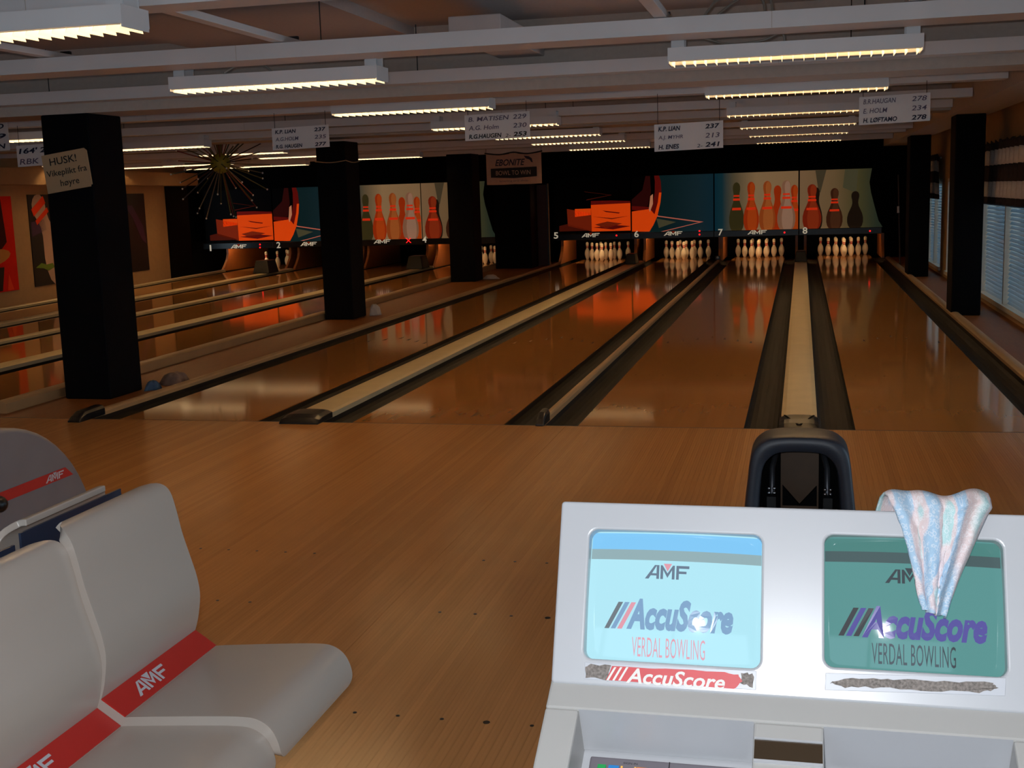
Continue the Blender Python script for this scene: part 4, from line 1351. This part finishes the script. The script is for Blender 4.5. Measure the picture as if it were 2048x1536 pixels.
for s in (-1, 1):
    x = 0.869 + s * 0.105
    MB().tube([(x, -2.86, 0.10), (x, -2.80, 0.40), (x - s * 0.02, -2.72, 0.47)], 0.012, 8).build('guide_rod', 'steel_dark', t, smooth=True)
    MB().box(x - 0.017, x + 0.017, -2.93, -2.88, 0.20, 0.315).build('bracket', 'black_plastic', t)
    for dx in (-0.010, 0.010):
        for dz in (0.0, 0.018):
            MB().sphere((x + dx, -2.92, 0.328 + dz), 0.0075, 8, 6).build('bolt', 'chrome', t, smooth=True)
    MB().prism([(0, 0.0), (0.065, 0.0), (0.065, 0.075)], lambda a, b_: Vector((0.869 + s * a, -2.82, 0.255 + b_)), lambda a, b_: Vector((0.869 + s * a, -2.79, 0.255 + b_))).build('wedge', 'black_matte', t)
# ball rack behind the hood, towards the bowlers
MB().box(0.72, 1.018, -3.9, -3.02, 0.0, 0.20).build('rack_base', 'charcoal_plastic', t, bevel=0.02)

t = thing('ball_return', (-2.43, -3.5, 0), 'grey rounded ball return hood with a red stripe behind the seats', 'ball return')
prof = [(-3.5 + 0.635 * math.cos(a * PI / 28), 0.64 * math.sin(a * PI / 28)) for a in range(29)]
MB().prism(prof, lambda a, b_: Vector((-2.66, a, b_)), lambda a, b_: Vector((-2.2, a, b_))).build('hood_shell', 'grey_hood', t, smooth=True, bevel=0.018, segs=4, ang=50)
XS = -2.1975
st = MB()
flat(st, [(-4.08, 0.348), (-3.018, 0.352), (-3.07, 0.396), (-4.05, 0.392)], lambda a, b_: Vector((XS, a, b_)))
stripe = st.build('stripe', 'red_plastic', t)
l_, w_ = amf(0.13, 0.03, planar((XS + 0.001, -3.215, 0.358), (0, 1, 0), (0, 0, 1)))
l_.build('logo', 'print_grey', stripe); w_.build('logo_wedge', 'print_grey', stripe)
MB().sphere((-2.19, -3.53, 0.352), 0.034, 12, 8).build('knob', 'black_plastic', t, smooth=True)

# ------------------------------------------------------------------ seats
SP = catmull([(-.757, .786), (-.738, .801), (-.706, .798), (-.684, .775), (-.671, .73), (-.659, .67), (-.642, .61), (-.627, .555), (-.622, .505), (-.632, .445), (-.644, .408)], 4)
SP += catmull([(-.588, .371), (-.555, .375), (-.40, .388), (-.305, .394), (-.266, .390), (-.238, .372), (-.223, .345), (-.217, .316), (-.219, .298)], 4)
NB = 41  # points on the back part


def shell(y0, y1, dx, dz, mir, tgt, mat_='seat_plastic', P=SP, th=0.026, name='shell', rnd=True):
    n = len(P); rs = []
    cum = [0]
    for i in range(1, n):
        cum.append(cum[-1] + math.hypot(P[i][0] - P[i - 1][0], P[i][1] - P[i - 1][1]))
    for i in range(n):
        a = P[max(i - 1, 0)]; b_ = P[min(i + 1, n - 1)]
        tx, tz = b_[0] - a[0], b_[1] - a[1]; l = math.hypot(tx, tz); nx, nz = tz / l, -tx / l   # points away from the sitter
        x, z = P[i]
        bx_, bz_ = x + nx * th, z + nz * th
        ins = 0.0
        if rnd:
            for d, r in ((cum[i] - 0.03, 0.055), (cum[-1] - cum[i], 0.03)):
                d = max(d, 0.0)
                if d < r:
                    ins = max(ins, r - math.sqrt(max(0, r * r - (r - d) ** 2)))
        X = lambda q: (q + dx) if not mir else (-1.562 - q - dx)
        rs.append([Vector((X(x), y0 + ins, z + dz)), Vector((X(x), y1 - ins, z + dz)), Vector((X(bx_), y1 - ins, bz_ + dz)), Vector((X(bx_), y0 + ins, bz_ + dz))])
    if mir:
        rs = [r[::-1] for r in rs]
    return MB().rings(rs).build(name, mat_, tgt, smooth=True, bevel=0.010, segs=3, ang=55)


def seat(y0, y1, dx, dz, mir, label):
    t = thing('plastic_seat', (-0.5 if not mir else -1.06, (y0 + y1) / 2, 0.33 + dz), label, 'seat', 'moulded bowlers\' seats')
    if mir:
        shell(y0, y1, dx, dz, mir, t, P=SP[5:], th=0.016)
    else:
        shell(y0, y1, dx, dz, mir, t)
    X = lambda q: (q + dx) if not mir else (-1.562 - q - dx)
    # red strip in the fold between back and pan
    e = 0.0022
    A = (-.6435, .409); B = (-.588, .3715)
    s = MB()
    s.prism([(A[0] + e * .55, A[1] + e), (B[0] + e * .55, B[1] + e), (B[0] - .002, B[1] - .004), (A[0] - .002, A[1] - .004)], lambda a, b_: Vector((X(a), y0 + 0.001, b_ + dz)), lambda a, b_: Vector((X(a), y1 - 0.001, b_ + dz)))
    strip = s.build('strip', 'red_plastic', t)
    if not mir:
        up = Vector((A[0] - B[0], 0, A[1] - B[1])); up.normalize()
        o = Vector((X(B[0]) + e * .55 + .0006, y0 + 0.085, B[1] + e + dz + .001)) + up * 0.014
        l_, w_ = amf(0.145, 0.036, planar(o, (0, 1, 0), up))
        l_.build('logo', 'print_grey', strip); w_.build('logo_wedge', 'print_grey', strip)
    else:
        MB().box(-0.822, -0.816, y0 + 0.012, y1 - 0.012, 0.36 + dz, 0.783 + dz).build('back_cover', mat('cover_navy', (38, 48, 70), 0.5), t)
    MB().box(X(-0.50) - 0.03, X(-0.50) + 0.03, y0 + 0.12, y1 - 0.12, 0.30 + dz, 0.352 + dz).build('bracket', 'steel_dark', t)
    return t


seat(-5.272, -4.838, 0.0, 0.0, False, 'pale moulded plastic seat with red strip, the farther of the two facing right')
seat(-5.706, -5.272, -0.012, -0.022, False, 'pale moulded plastic seat with red strip, the nearer of the two facing right')
seat(-5.272, -4.838, 0.0, 0.0, True, 'moulded plastic seat facing away, back to back with the farther seat')
seat(-5.706, -5.272, -0.008, -0.02, True, 'moulded plastic seat facing away, at the left edge of the picture')
t = thing('seat_beam', (-0.781, -5.27, 0), 'dark steel beam and feet under the moulded seats', 'beam')
MB().box(-0.83, -0.73, -5.70, -4.85, 0.22, 0.27).build('beam', 'steel_dark', t)
MB().box(-1.10, -0.46, -5.08, -5.03, 0.27, 0.30).build('cross_arm', 'steel_dark', t)
MB().box(-1.10, -0.46, -5.51, -5.46, 0.245, 0.275).build('cross_arm', 'steel_dark', t)
for yy in (-5.6, -4.95):
    MB().box(-0.82, -0.74, yy - 0.03, yy + 0.03, 0.02, 0.22).build('leg', 'steel_dark', t)
    MB().box(-1.0, -0.56, yy - 0.03, yy + 0.03, 0.0, 0.02).build('foot', 'steel_dark', t)

# ------------------------------------------------------------------ scoring console
CC = Vector((0.8411, -5.7028, 0.8649))
TT = math.radians(25)
EX = Vector((1, 0, 0)); EV = Vector((0, math.sin(TT), math.cos(TT))); EN = Vector((0, -math.cos(TT), math.sin(TT)))


def F(a, b_, d=0.0): return CC + EX * a + EV * b_ + EN * d
def hit(u, v, p0, n):
    d = RT * ((u - 1024) / FPX) - UP * ((v - 768) / FPX) + fw
    return CAM + d * ((p0 - CAM).dot(n) / d.dot(n))
def fpx(u, v, d=0.0):
    p = hit(u, v, CC + EN * d, EN) - CC
    return (p.dot(EX), p.dot(EV))


con = thing('scoring_console', (0.858, -5.6, 0.0), 'pale grey two-screen bowling scoring console in the right foreground', 'console')
SL_ = (-0.3015, -0.105, -0.0285, 0.0995); SR_ = (0.0665, -0.096, 0.325, 0.104)
V, Fc = curve_plate([rrect(-0.351, -0.146, 0.386, 0.144, 0.006), rrect(*SL_, 0.014), rrect(*SR_, 0.014)], 0.034, 0.004)
mb = MB().add([F(x, y, z - 0.034) for x, y, z in V], Fc)
face = mb.build('face_plate', 'console_plastic', con, smooth=False)
# cabinet behind the face and pedestal
p = lambda a, b_, d: F(a, b_, d)
mb = MB().hexa([p(-.345, -.14, -.034), p(.38, -.14, -.034), Vector((1.17, -5.28, 0.72)), Vector((0.54, -5.28, 0.72)), p(-.345, .138, -.034), p(.38, .138, -.034), Vector((1.17, -5.30, 0.86)), Vector((0.54, -5.30, 0.86))])
mb.build('cabinet', 'console_plastic', con, bevel=0.008)
MB().box(0.60, 1.12, -5.72, -5.33, 0.0, 0.735).build('pedestal', 'console_lower', con, bevel=0.01)


def screen_bulge(cx, cy, x, y, lift=0.0):
    return -0.005 - ((x - cx) ** 2 + (y - cy) ** 2) / (2 * 0.58) + lift


def emis(name, rgb, k, base=(60, 64, 66), rough=0.06):
    m = mat(name, base, rough, emit=rgb, estr=k)
    return name


def screen(S, base, bands, items, label):
    cx, cy = (S[0] + S[2]) / 2, (S[1] + S[3]) / 2
    n, m_ = 28, 22
    x0, y0, x1, y1 = S[0] - 0.006, S[1] - 0.006, S[2] + 0.006, S[3] + 0.006
    V = []; Fs = []
    for j in range(m_ + 1):
        for i in range(n + 1):
            x = x0 + (x1 - x0) * i / n; y = y0 + (y1 - y0) * j / m_
            V.append(F(x, y, screen_bulge(cx, cy, x, y)))
    for j in range(m_):
        for i in range(n):
            a = j * (n + 1) + i; Fs.append((a, a + 1, a + n + 2, a + n + 1))
    t = tag(MB().add(V, Fs).build('screen', base, con, smooth=True), label)
    def on(x, y, l=0.0004): return F(x, y, screen_bulge(cx, cy, x, y, l))
    def strip(ya, yb, m2, name='screen_band', l=0.0003):
        V = []; Fs = []
        for i in range(n + 1):
            x = S[0] + 0.001 + (S[2] - S[0] - 0.002) * i / n
            bow = 0.006 * (1 - ((x - cx) / 0.135) ** 2)
            for q in range(4):
                V.append(on(x, ya + (yb - ya) * q / 3, l))
        for i in range(n):
            for q in range(3):
                a = i * 4 + q; Fs.append((a, a + 4, a + 5, a + 1))
        MB().add(V, Fs).build(name, m2, t, smooth=True)
    for ya, yb, m2 in bands:
        strip(ya, yb, m2)
    for fnc in items:
        fnc(on, t)
    return t


def label_at(x0, y0, x1, y1, body, m2, **kw):
    """lettering between two photograph points (lower left, upper right) on a screen"""
    def f(on, t):
        a = fpx(x0, y0, -.008); b_ = fpx(x1, y1, -.008)
        text(body, b_[0] - a[0], b_[1] - a[1], lambda p_, q: on(a[0] + p_, a[1] + q, 0.0008), **kw).build('lettering', m2, t)
    return f


def logo_at(x0, y0, x1, y1, m2, m3):
    def f(on, t):
        a = fpx(x0, y0, -.008); b_ = fpx(x1, y1, -.008)
        l_, w_ = amf(b_[0] - a[0], b_[1] - a[1], lambda p_, q: on(a[0] + p_, a[1] + q, 0.0008))
        l_.build('logo', m2, t); w_.build('logo_wedge', m3, t)
    return f


def bars_at(x0, y0, x1, y1, cols_):
    def f(on, t):
        a = fpx(x0, y0, -.008); b_ = fpx(x1, y1, -.008)
        W_, H_ = b_[0] - a[0], b_[1] - a[1]
        n = len(cols_); sh = H_ * 0.52; w = (W_ - sh) / n
        for i, m2 in enumerate(cols_):
            o = a[0] + i * w
            MB().add([on(o, a[1], .0008), on(o + w * .72, a[1], .0008), on(o + w * .72 + sh, a[1] + H_, .0008), on(o + sh, a[1] + H_, .0008)], [(0, 1, 2, 3)]).build('slanted_bar', m2, t)
    return f


emis('scr_cyan', (176, 232, 246), 0.95); emis('scr_sky', (122, 198, 246), 0.95); emis('scr_greyband', (158, 190, 196), 0.75)
emis('scr_l_slate', (120, 142, 168), 0.6); emis('scr_l_blue', (138, 180, 222), 0.75); emis('scr_l_pink', (238, 160, 176), 0.85); emis('scr_l_grey', (128, 140, 150), 0.6)
emis('scr_teal', (80, 148, 144), 0.85); emis('scr_teal_top', (62, 132, 124), 0.8); emis('scr_tealband', (66, 94, 94), 0.65)
emis('scr_r_dark', (52, 62, 70), 0.5); emis('scr_r_purple', (86, 74, 170), 0.75); emis('scr_r_brown', (66, 62, 66), 0.45)
yb0 = fpx(1350, 1121)[1]; yb1 = fpx(1350, 1100)[1]
screen(SL_, 'scr_cyan', [(yb1, SL_[3] - 0.002, 'scr_sky'), (yb0, yb1, 'scr_greyband')],
       [logo_at(1290, 1157, 1379, 1133, 'scr_l_slate', 'scr_l_pink'), bars_at(1207, 1255, 1276, 1205, ['scr_l_grey', 'scr_l_blue', 'scr_l_pink']),
        label_at(1252, 1258, 1467, 1206, 'AccuScore', 'scr_l_blue', bold=0.045, shear=0.28), label_at(1262, 1312, 1410, 1281, 'VERDAL BOWLING', 'scr_l_pink', bold=-0.004, spacing=1.05)],
       'pale cyan screen with faded lettering')
yb0 = fpx(1820, 1126)[1]; yb1 = fpx(1820, 1104)[1]
screen(SR_, 'scr_teal', [(yb1, SR_[3] - 0.002, 'scr_teal_top'), (yb0, yb1, 'scr_tealband')],
       [logo_at(1770, 1166, 1866, 1142, 'scr_r_dark', 'scr_r_dark'), bars_at(1677, 1270, 1752, 1217, ['scr_r_brown', 'scr_r_purple', 'scr_r_brown']),
        label_at(1724, 1275, 1975, 1222, 'AccuScore', 'scr_r_purple', bold=0.045, shear=0.28), label_at(1744, 1327, 1912, 1294, 'VERDAL BOWLING', 'scr_r_dark', bold=0.0, spacing=1.05)],
       'dark teal screen with purple lettering')

# name plates below the screens: a worn red one and a scraped bare one
def fquad(px, d): return [F(*fpx(*q), d) for q in px]
mat('residue', (128, 120, 114), 0.9, noise=0.5, nscale=260)
mat('label_red', (204, 58, 62), 0.5, noise=0.06, nscale=30)
mat('plate_pale', (186, 188, 194), 0.4)
for px in ([(1168, 1358), (1512, 1380), (1513, 1342), (1170, 1324)], [(1650, 1380), (2010, 1392), (2012, 1356), (1651, 1346)]):
    q = [fpx(*z) for z in px]
    MB().prism(q, lambda a, b_: F(a, b_, 0.0), lambda a, b_: F(a, b_, 0.0014)).build('name_plate', 'plate_pale', con, bevel=0.0006)


def blotch(px, m2, d, name, jit=2.0, seed=1, n=4):
    r_ = random.Random(seed); out = []
    for i in range(len(px)):
        a = px[i]; b_ = px[(i + 1) % len(px)]
        for k in range(n):
            s = k / n
            out.append((a[0] + (b_[0] - a[0]) * s + r_.uniform(-jit, jit), a[1] + (b_[1] - a[1]) * s + r_.uniform(-jit, jit)))
    q = [fpx(*z) for z in out]
    return MB().prism(q, lambda a, b_: F(a, b_, d - 0.0003), lambda a, b_: F(a, b_, d)).build(name, m2, con)


blotch([(1172, 1330), (1222, 1330), (1214, 1362), (1172, 1354)], 'residue', 0.0018, 'glue_residue', 3, 2)
blotch([(1483, 1346), (1506, 1348), (1505, 1374), (1480, 1368)], 'residue', 0.0018, 'glue_residue', 2.5, 3)
blotch([(1225, 1333), (1330, 1338), (1440, 1343), (1476, 1350), (1484, 1362), (1468, 1378), (1330, 1368), (1212, 1361)], 'label_red', 0.0021, 'red_label', 1.2, 4)
a = fpx(1250, 1371); b_ = fpx(1450, 1336)
dz = (fpx(1450, 1378)[1] - fpx(1252, 1366)[1])
def lab(o, l): return lambda p_, q: F(o[0] + p_, o[1] + q + p_ * (-0.012), 0.0021 + l)
o = fpx(1252, 1366)
text('AccuScore', fpx(1450, 1375)[0] - o[0], 0.0235, lab(o, .0006), bold=0.02, shear=0.25).build('lettering', 'print_white', con)
for k in range(3):
    q = fpx(1213 + k * 12, 1361); MB().add([F(q[0], q[1], .0027), F(q[0] + .0035, q[1], .0027), F(q[0] + .0150, q[1] + .021, .0027), F(q[0] + .0115, q[1] + .021, .0027)], [(0, 1, 2, 3)]).build('slanted_bar', 'print_white', con)
blotch([(1658, 1366), (1690, 1356), (1760, 1358), (1830, 1360), (1900, 1362), (1985, 1366), (1996, 1378), (1960, 1384), (1860, 1381), (1760, 1376), (1690, 1374)], 'residue', 0.0018, 'glue_residue', 2.6, 6, 5)

# sloping keyboard shelf: pieces round two recesses
LA = Vector((0.489, -5.764, 0.731)); SLP = math.radians(63.113)
E2 = Vector((0, math.sin(SLP), math.cos(SLP))); N2 = EX.cross(E2)
def G(u, v, d=0.0): return LA + EX * u + E2 * v + N2 * d
def gpx(u, v, d=0.0):
    q = hit(u, v, LA + N2 * d, N2) - LA
    return (q.dot(EX), q.dot(E2))
def gbox(mb, u0, u1, v0, v1, d0, d1):
    return mb.hexa([G(u0, v0, d0), G(u1, v0, d0), G(u1, v1, d0), G(u0, v1, d0), G(u0, v0, d1), G(u1, v0, d1), G(u1, v1, d1), G(u0, v1, d1)])
RL = (0.0525, 0.3165); RR = (0.4170, 0.6770); VT, VB = -0.046, -0.33
sh = MB()
gbox(sh, 0.0, 0.737, VT, 0.012, -0.115, 0.0)
gbox(sh, 0.0, RL[0], VB, VT, -0.115, 0.0); gbox(sh, RL[1], RR[0], VB, VT, -0.115, 0.0); gbox(sh, RR[1], 0.737, VB, VT, -0.115, 0.0)
gbox(sh, 0.0, 0.737, VB - 0.05, VB, -0.115, 0.0)
sh.build('keyboard_shelf', 'console_lower', con, bevel=0.004)
mat('keypad_grey', (112, 106, 112), 0.45, noise=0.04)
DK = -0.092
for (u0, u1) in (RL, RR):
    fl_ = MB(); gbox(fl_, u0, u1, VB, VT, -0.115, DK - 0.004); fl_.build('recess_floor', 'console_plastic', con)
    wl = MB(); wl.hexa([G(u0, VT - .004, DK), G(u1, VT - .004, DK), G(u1, VT, DK), G(u0, VT, DK), G(u0, VT - .0005, 0), G(u1, VT - .0005, 0), G(u1, VT, 0), G(u0, VT, 0)]); wl.build('recess_wall', 'console_plastic', con)
    kp = MB(); gbox(kp, u0 + 0.012, u1 - 0.012, VB + 0.02, VT - 0.016, DK - 0.004, DK + 0.002)
    pad = kp.build('keypad', 'keypad_grey', con, bevel=0.003)
    if u0 == RL[0]:
        rw = MB(); gbox(rw, u0 + 0.135, u0 + 0.1365, VB + 0.02, VT - 0.017, DK + 0.002, DK + 0.0024); rw.build('panel_line', 'ink_black', pad)
        def gt(ox, ov): return lambda a, b_: G(ox + a, ov + b_, DK + 0.0025)
        text('SIGN-IN', 0.022, 0.0035, gt(u0 + 0.065, VT - 0.027)).build('lettering', 'ink_black', pad)
        text('SCORING', 0.026, 0.0035, gt(u0 + 0.20, VT - 0.027)).build('lettering', 'ink_black', pad)
        for ox, w_, c_ in ((0.026, 0.013, (30, 160, 80)), (0.043, 0.016, (40, 130, 200)), (0.062, 0.003, (250, 190, 90)), (0.083, 0.003, (250, 190, 90)), (0.087, 0.016, (236, 140, 70)), (0.108, 0.012, (230, 228, 228)), (0.150, 0.010, (220, 222, 228)), (0.175, 0.012, (225, 225, 228)), (0.200, 0.012, (225, 225, 228))):
            for r_ in range(3):
                kb = MB(); gbox(kb, u0 + ox, u0 + ox + w_, VT - 0.045 - r_ * 0.022, VT - 0.032 - r_ * 0.022, DK + 0.002, DK + 0.004)
                kb.build('key', mat('key_%d_%d_%d' % c_, c_, 0.4), pad)
sl = MB(); gbox(sl, RL[1] + 0.002, RR[0] - 0.002, -0.1145, -0.078, -0.003, 0.0006); sl.build('slot_cover', mat('slot_brown', (58, 44, 28), 0.25, noise=0.05), con)
sl = MB(); gbox(sl, RL[1] + 0.002, RR[0] - 0.002, -0.1185, -0.1145, -0.003, 0.004); sl.build('slot_lip', 'console_plastic', con)
sl = MB(); gbox(sl, RL[1] + 0.002, RR[0] - 0.002, -0.078, -0.0755, -0.003, 0.003); sl.build('slot_lip', 'console_plastic', con)

# ------------------------------------------------------------------ terry cloth hung over the console
cm = bpy.data.materials.new('terry_cloth'); cm.use_nodes = True
nt = cm.node_tree; b = nt.nodes['Principled BSDF']; b.inputs['Roughness'].default_value = 0.95
uvn = nt.nodes.new('ShaderNodeAttribute'); uvn.attribute_name = 'weave'
mp = nt.nodes.new('ShaderNodeMapping'); mp.inputs['Scale'].default_value = (1, 1, 1); mp.inputs['Rotation'].default_value = (0, 0, 0.5)
nt.links.new(uvn.outputs['Vector'], mp.inputs['Vector'])
wv = nt.nodes.new('ShaderNodeTexNoise'); wv.inputs['Scale'].default_value = 9.0; wv.inputs['Detail'].default_value = 0.5
mp.inputs['Scale'].default_value = (1.6, 0.7, 1)
nt.links.new(mp.outputs[0], wv.inputs['Vector'])
cr = nt.nodes.new('ShaderNodeValToRGB'); el = cr.color_ramp.elements
el[0].position = 0.36; el[0].color = s2l((166, 196, 220)); el[1].position = 0.66; el[1].color = s2l((180, 212, 212))
q = el.new(0.43); q.color = s2l((170, 198, 220)); q = el.new(0.47); q.color = s2l((222, 204, 206)); q = el.new(0.56); q.color = s2l((224, 206, 204)); q = el.new(0.60); q.color = s2l((182, 212, 212))
nt.links.new(wv.outputs['Fac'], cr.inputs[0])
vo = nt.nodes.new('ShaderNodeTexVoronoi'); vo.inputs['Scale'].default_value = 95
nt.links.new(uvn.outputs['Vector'], vo.inputs['Vector'])
ring_ = nt.nodes.new('ShaderNodeValToRGB'); re_ = ring_.color_ramp.elements
re_[0].position = 0.25; re_[0].color = (0, 0, 0, 1); re_[1].position = 0.55; re_[1].color = (0, 0, 0, 1); z_ = re_.new(0.40); z_.color = (1, 1, 1, 1)
nt.links.new(vo.outputs['Distance'], ring_.inputs[0])
mxr = nt.nodes.new('ShaderNodeMix'); mxr.data_type = 'RGBA'; mxr.inputs[7].default_value = s2l((238, 236, 238))
ml = nt.nodes.new('ShaderNodeMath'); ml.operation = 'MULTIPLY'; ml.inputs[1].default_value = 0.55
nt.links.new(ring_.outputs[0], ml.inputs[0]); nt.links.new(ml.outputs[0], mxr.inputs[0]); nt.links.new(cr.outputs[0], mxr.inputs[6])
nt.links.new(mxr.outputs[2], b.inputs['Base Color'])
nz = nt.nodes.new('ShaderNodeTexNoise'); nz.inputs['Scale'].default_value = 420; nt.links.new(uvn.outputs['Vector'], nz.inputs['Vector'])
bp = nt.nodes.new('ShaderNodeBump'); bp.inputs['Strength'].default_value = 0.6; bp.inputs['Distance'].default_value = 0.002
nt.links.new(nz.outputs['Fac'], bp.inputs['Height']); nt.links.new(bp.outputs[0], b.inputs['Normal'])
M['terry_cloth'] = cm


def lerp_poly(P, s):
    s = min(max(s, 0), 1) * (len(P) - 1); i = min(int(s), len(P) - 2); f = s - i
    return tuple(P[i][k] + (P[i + 1][k] - P[i][k]) * f for k in range(len(P[0])))


LB = [fpx(*q) for q in ((1783, 1004), (1800, 1050), (1816, 1100), (1828, 1150), (1836, 1190), (1846, 1222))]
RB = [fpx(*q) for q in ((1976, 1014), (1958, 1052), (1936, 1102), (1914, 1152), (1896, 1200), (1884, 1238))]
TOPB = [(0.118, -0.085), (0.140, -0.070), (0.160, -0.050), (0.170, -0.028), (0.170, -0.008), (0.160, 0.006)]
NS, NT = 56, 46
V = []; UVW = []
nrow = len(TOPB) + NT
for j in range(nrow):
    for i in range(NS + 1):
        s = i / NS
        fold = 0.5 + 0.5 * math.cos(2 * PI * (2.6 * s - 0.15) + 0.8 * math.sin(5 * s))
        crease = max(0, 1 - abs(s - 0.52) / 0.05) * 0.006
        if j < len(TOPB):
            b0, d0 = TOPB[j]
            k = 1 - j / len(TOPB)
            xl = fpx(1783 - 38 * k, 1010)[0]; xr_ = fpx(1976, 1014)[0]
            x = xl + (xr_ - xl) * s; y = b0 + 0.007 * fold * (1 - k) + 0.004 * math.sin(9 * s) - 0.012 * max(0, 0.2 - s) / 0.2 * k; d = d0 + 0.008 * fold * (1 - k)
            v_ = -(1 - j / len(TOPB)) * 0.09
        else:
            tt = (j - len(TOPB)) / (NT - 1)
            l = lerp_poly(LB, tt); r = lerp_poly(RB, tt)
            topy = 0.150
            x = l[0] + (r[0] - l[0]) * s; y = l[1] + (r[1] - l[1]) * s
            if tt < 0.18:
                y = y * (tt / 0.18) + (topy - 0.35 * tt * 0.29) * (1 - tt / 0.18)
            d = 0.0075 + 0.015 * fold * (1 - 0.3 * tt) - crease * (1 - tt)
            hem = max(0, (s - 0.80) / 0.20)
            if hem > 0:
                d += 0.022 * math.sin(PI * min(1, hem * 1.0)) + 0.004
            d += 0.0015 * math.sin(40 * s + 13 * tt) * math.sin(31 * tt)
            v_ = tt * 0.28
        V.append(F(x, y, d)); UVW.append((s * 0.30, v_, 0.0))
Fs = []
for j in range(nrow - 1):
    for i in range(NS):
        a = j * (NS + 1) + i; Fs.append((a, a + NS + 1, a + NS + 2, a + 1))
o = MB().add(V, Fs).build('towel', 'terry_cloth', None, smooth=True)
at_ = o.data.attributes.new('weave', 'FLOAT_VECTOR', 'POINT')
for i, w_ in enumerate(UVW):
    at_.data[i].vector = w_
sd = o.modifiers.new('thick', 'SOLIDIFY'); sd.thickness = 0.004; sd.offset = 1
tag(o, 'pastel terry cloth draped over the right screen of the console', 'cloth')
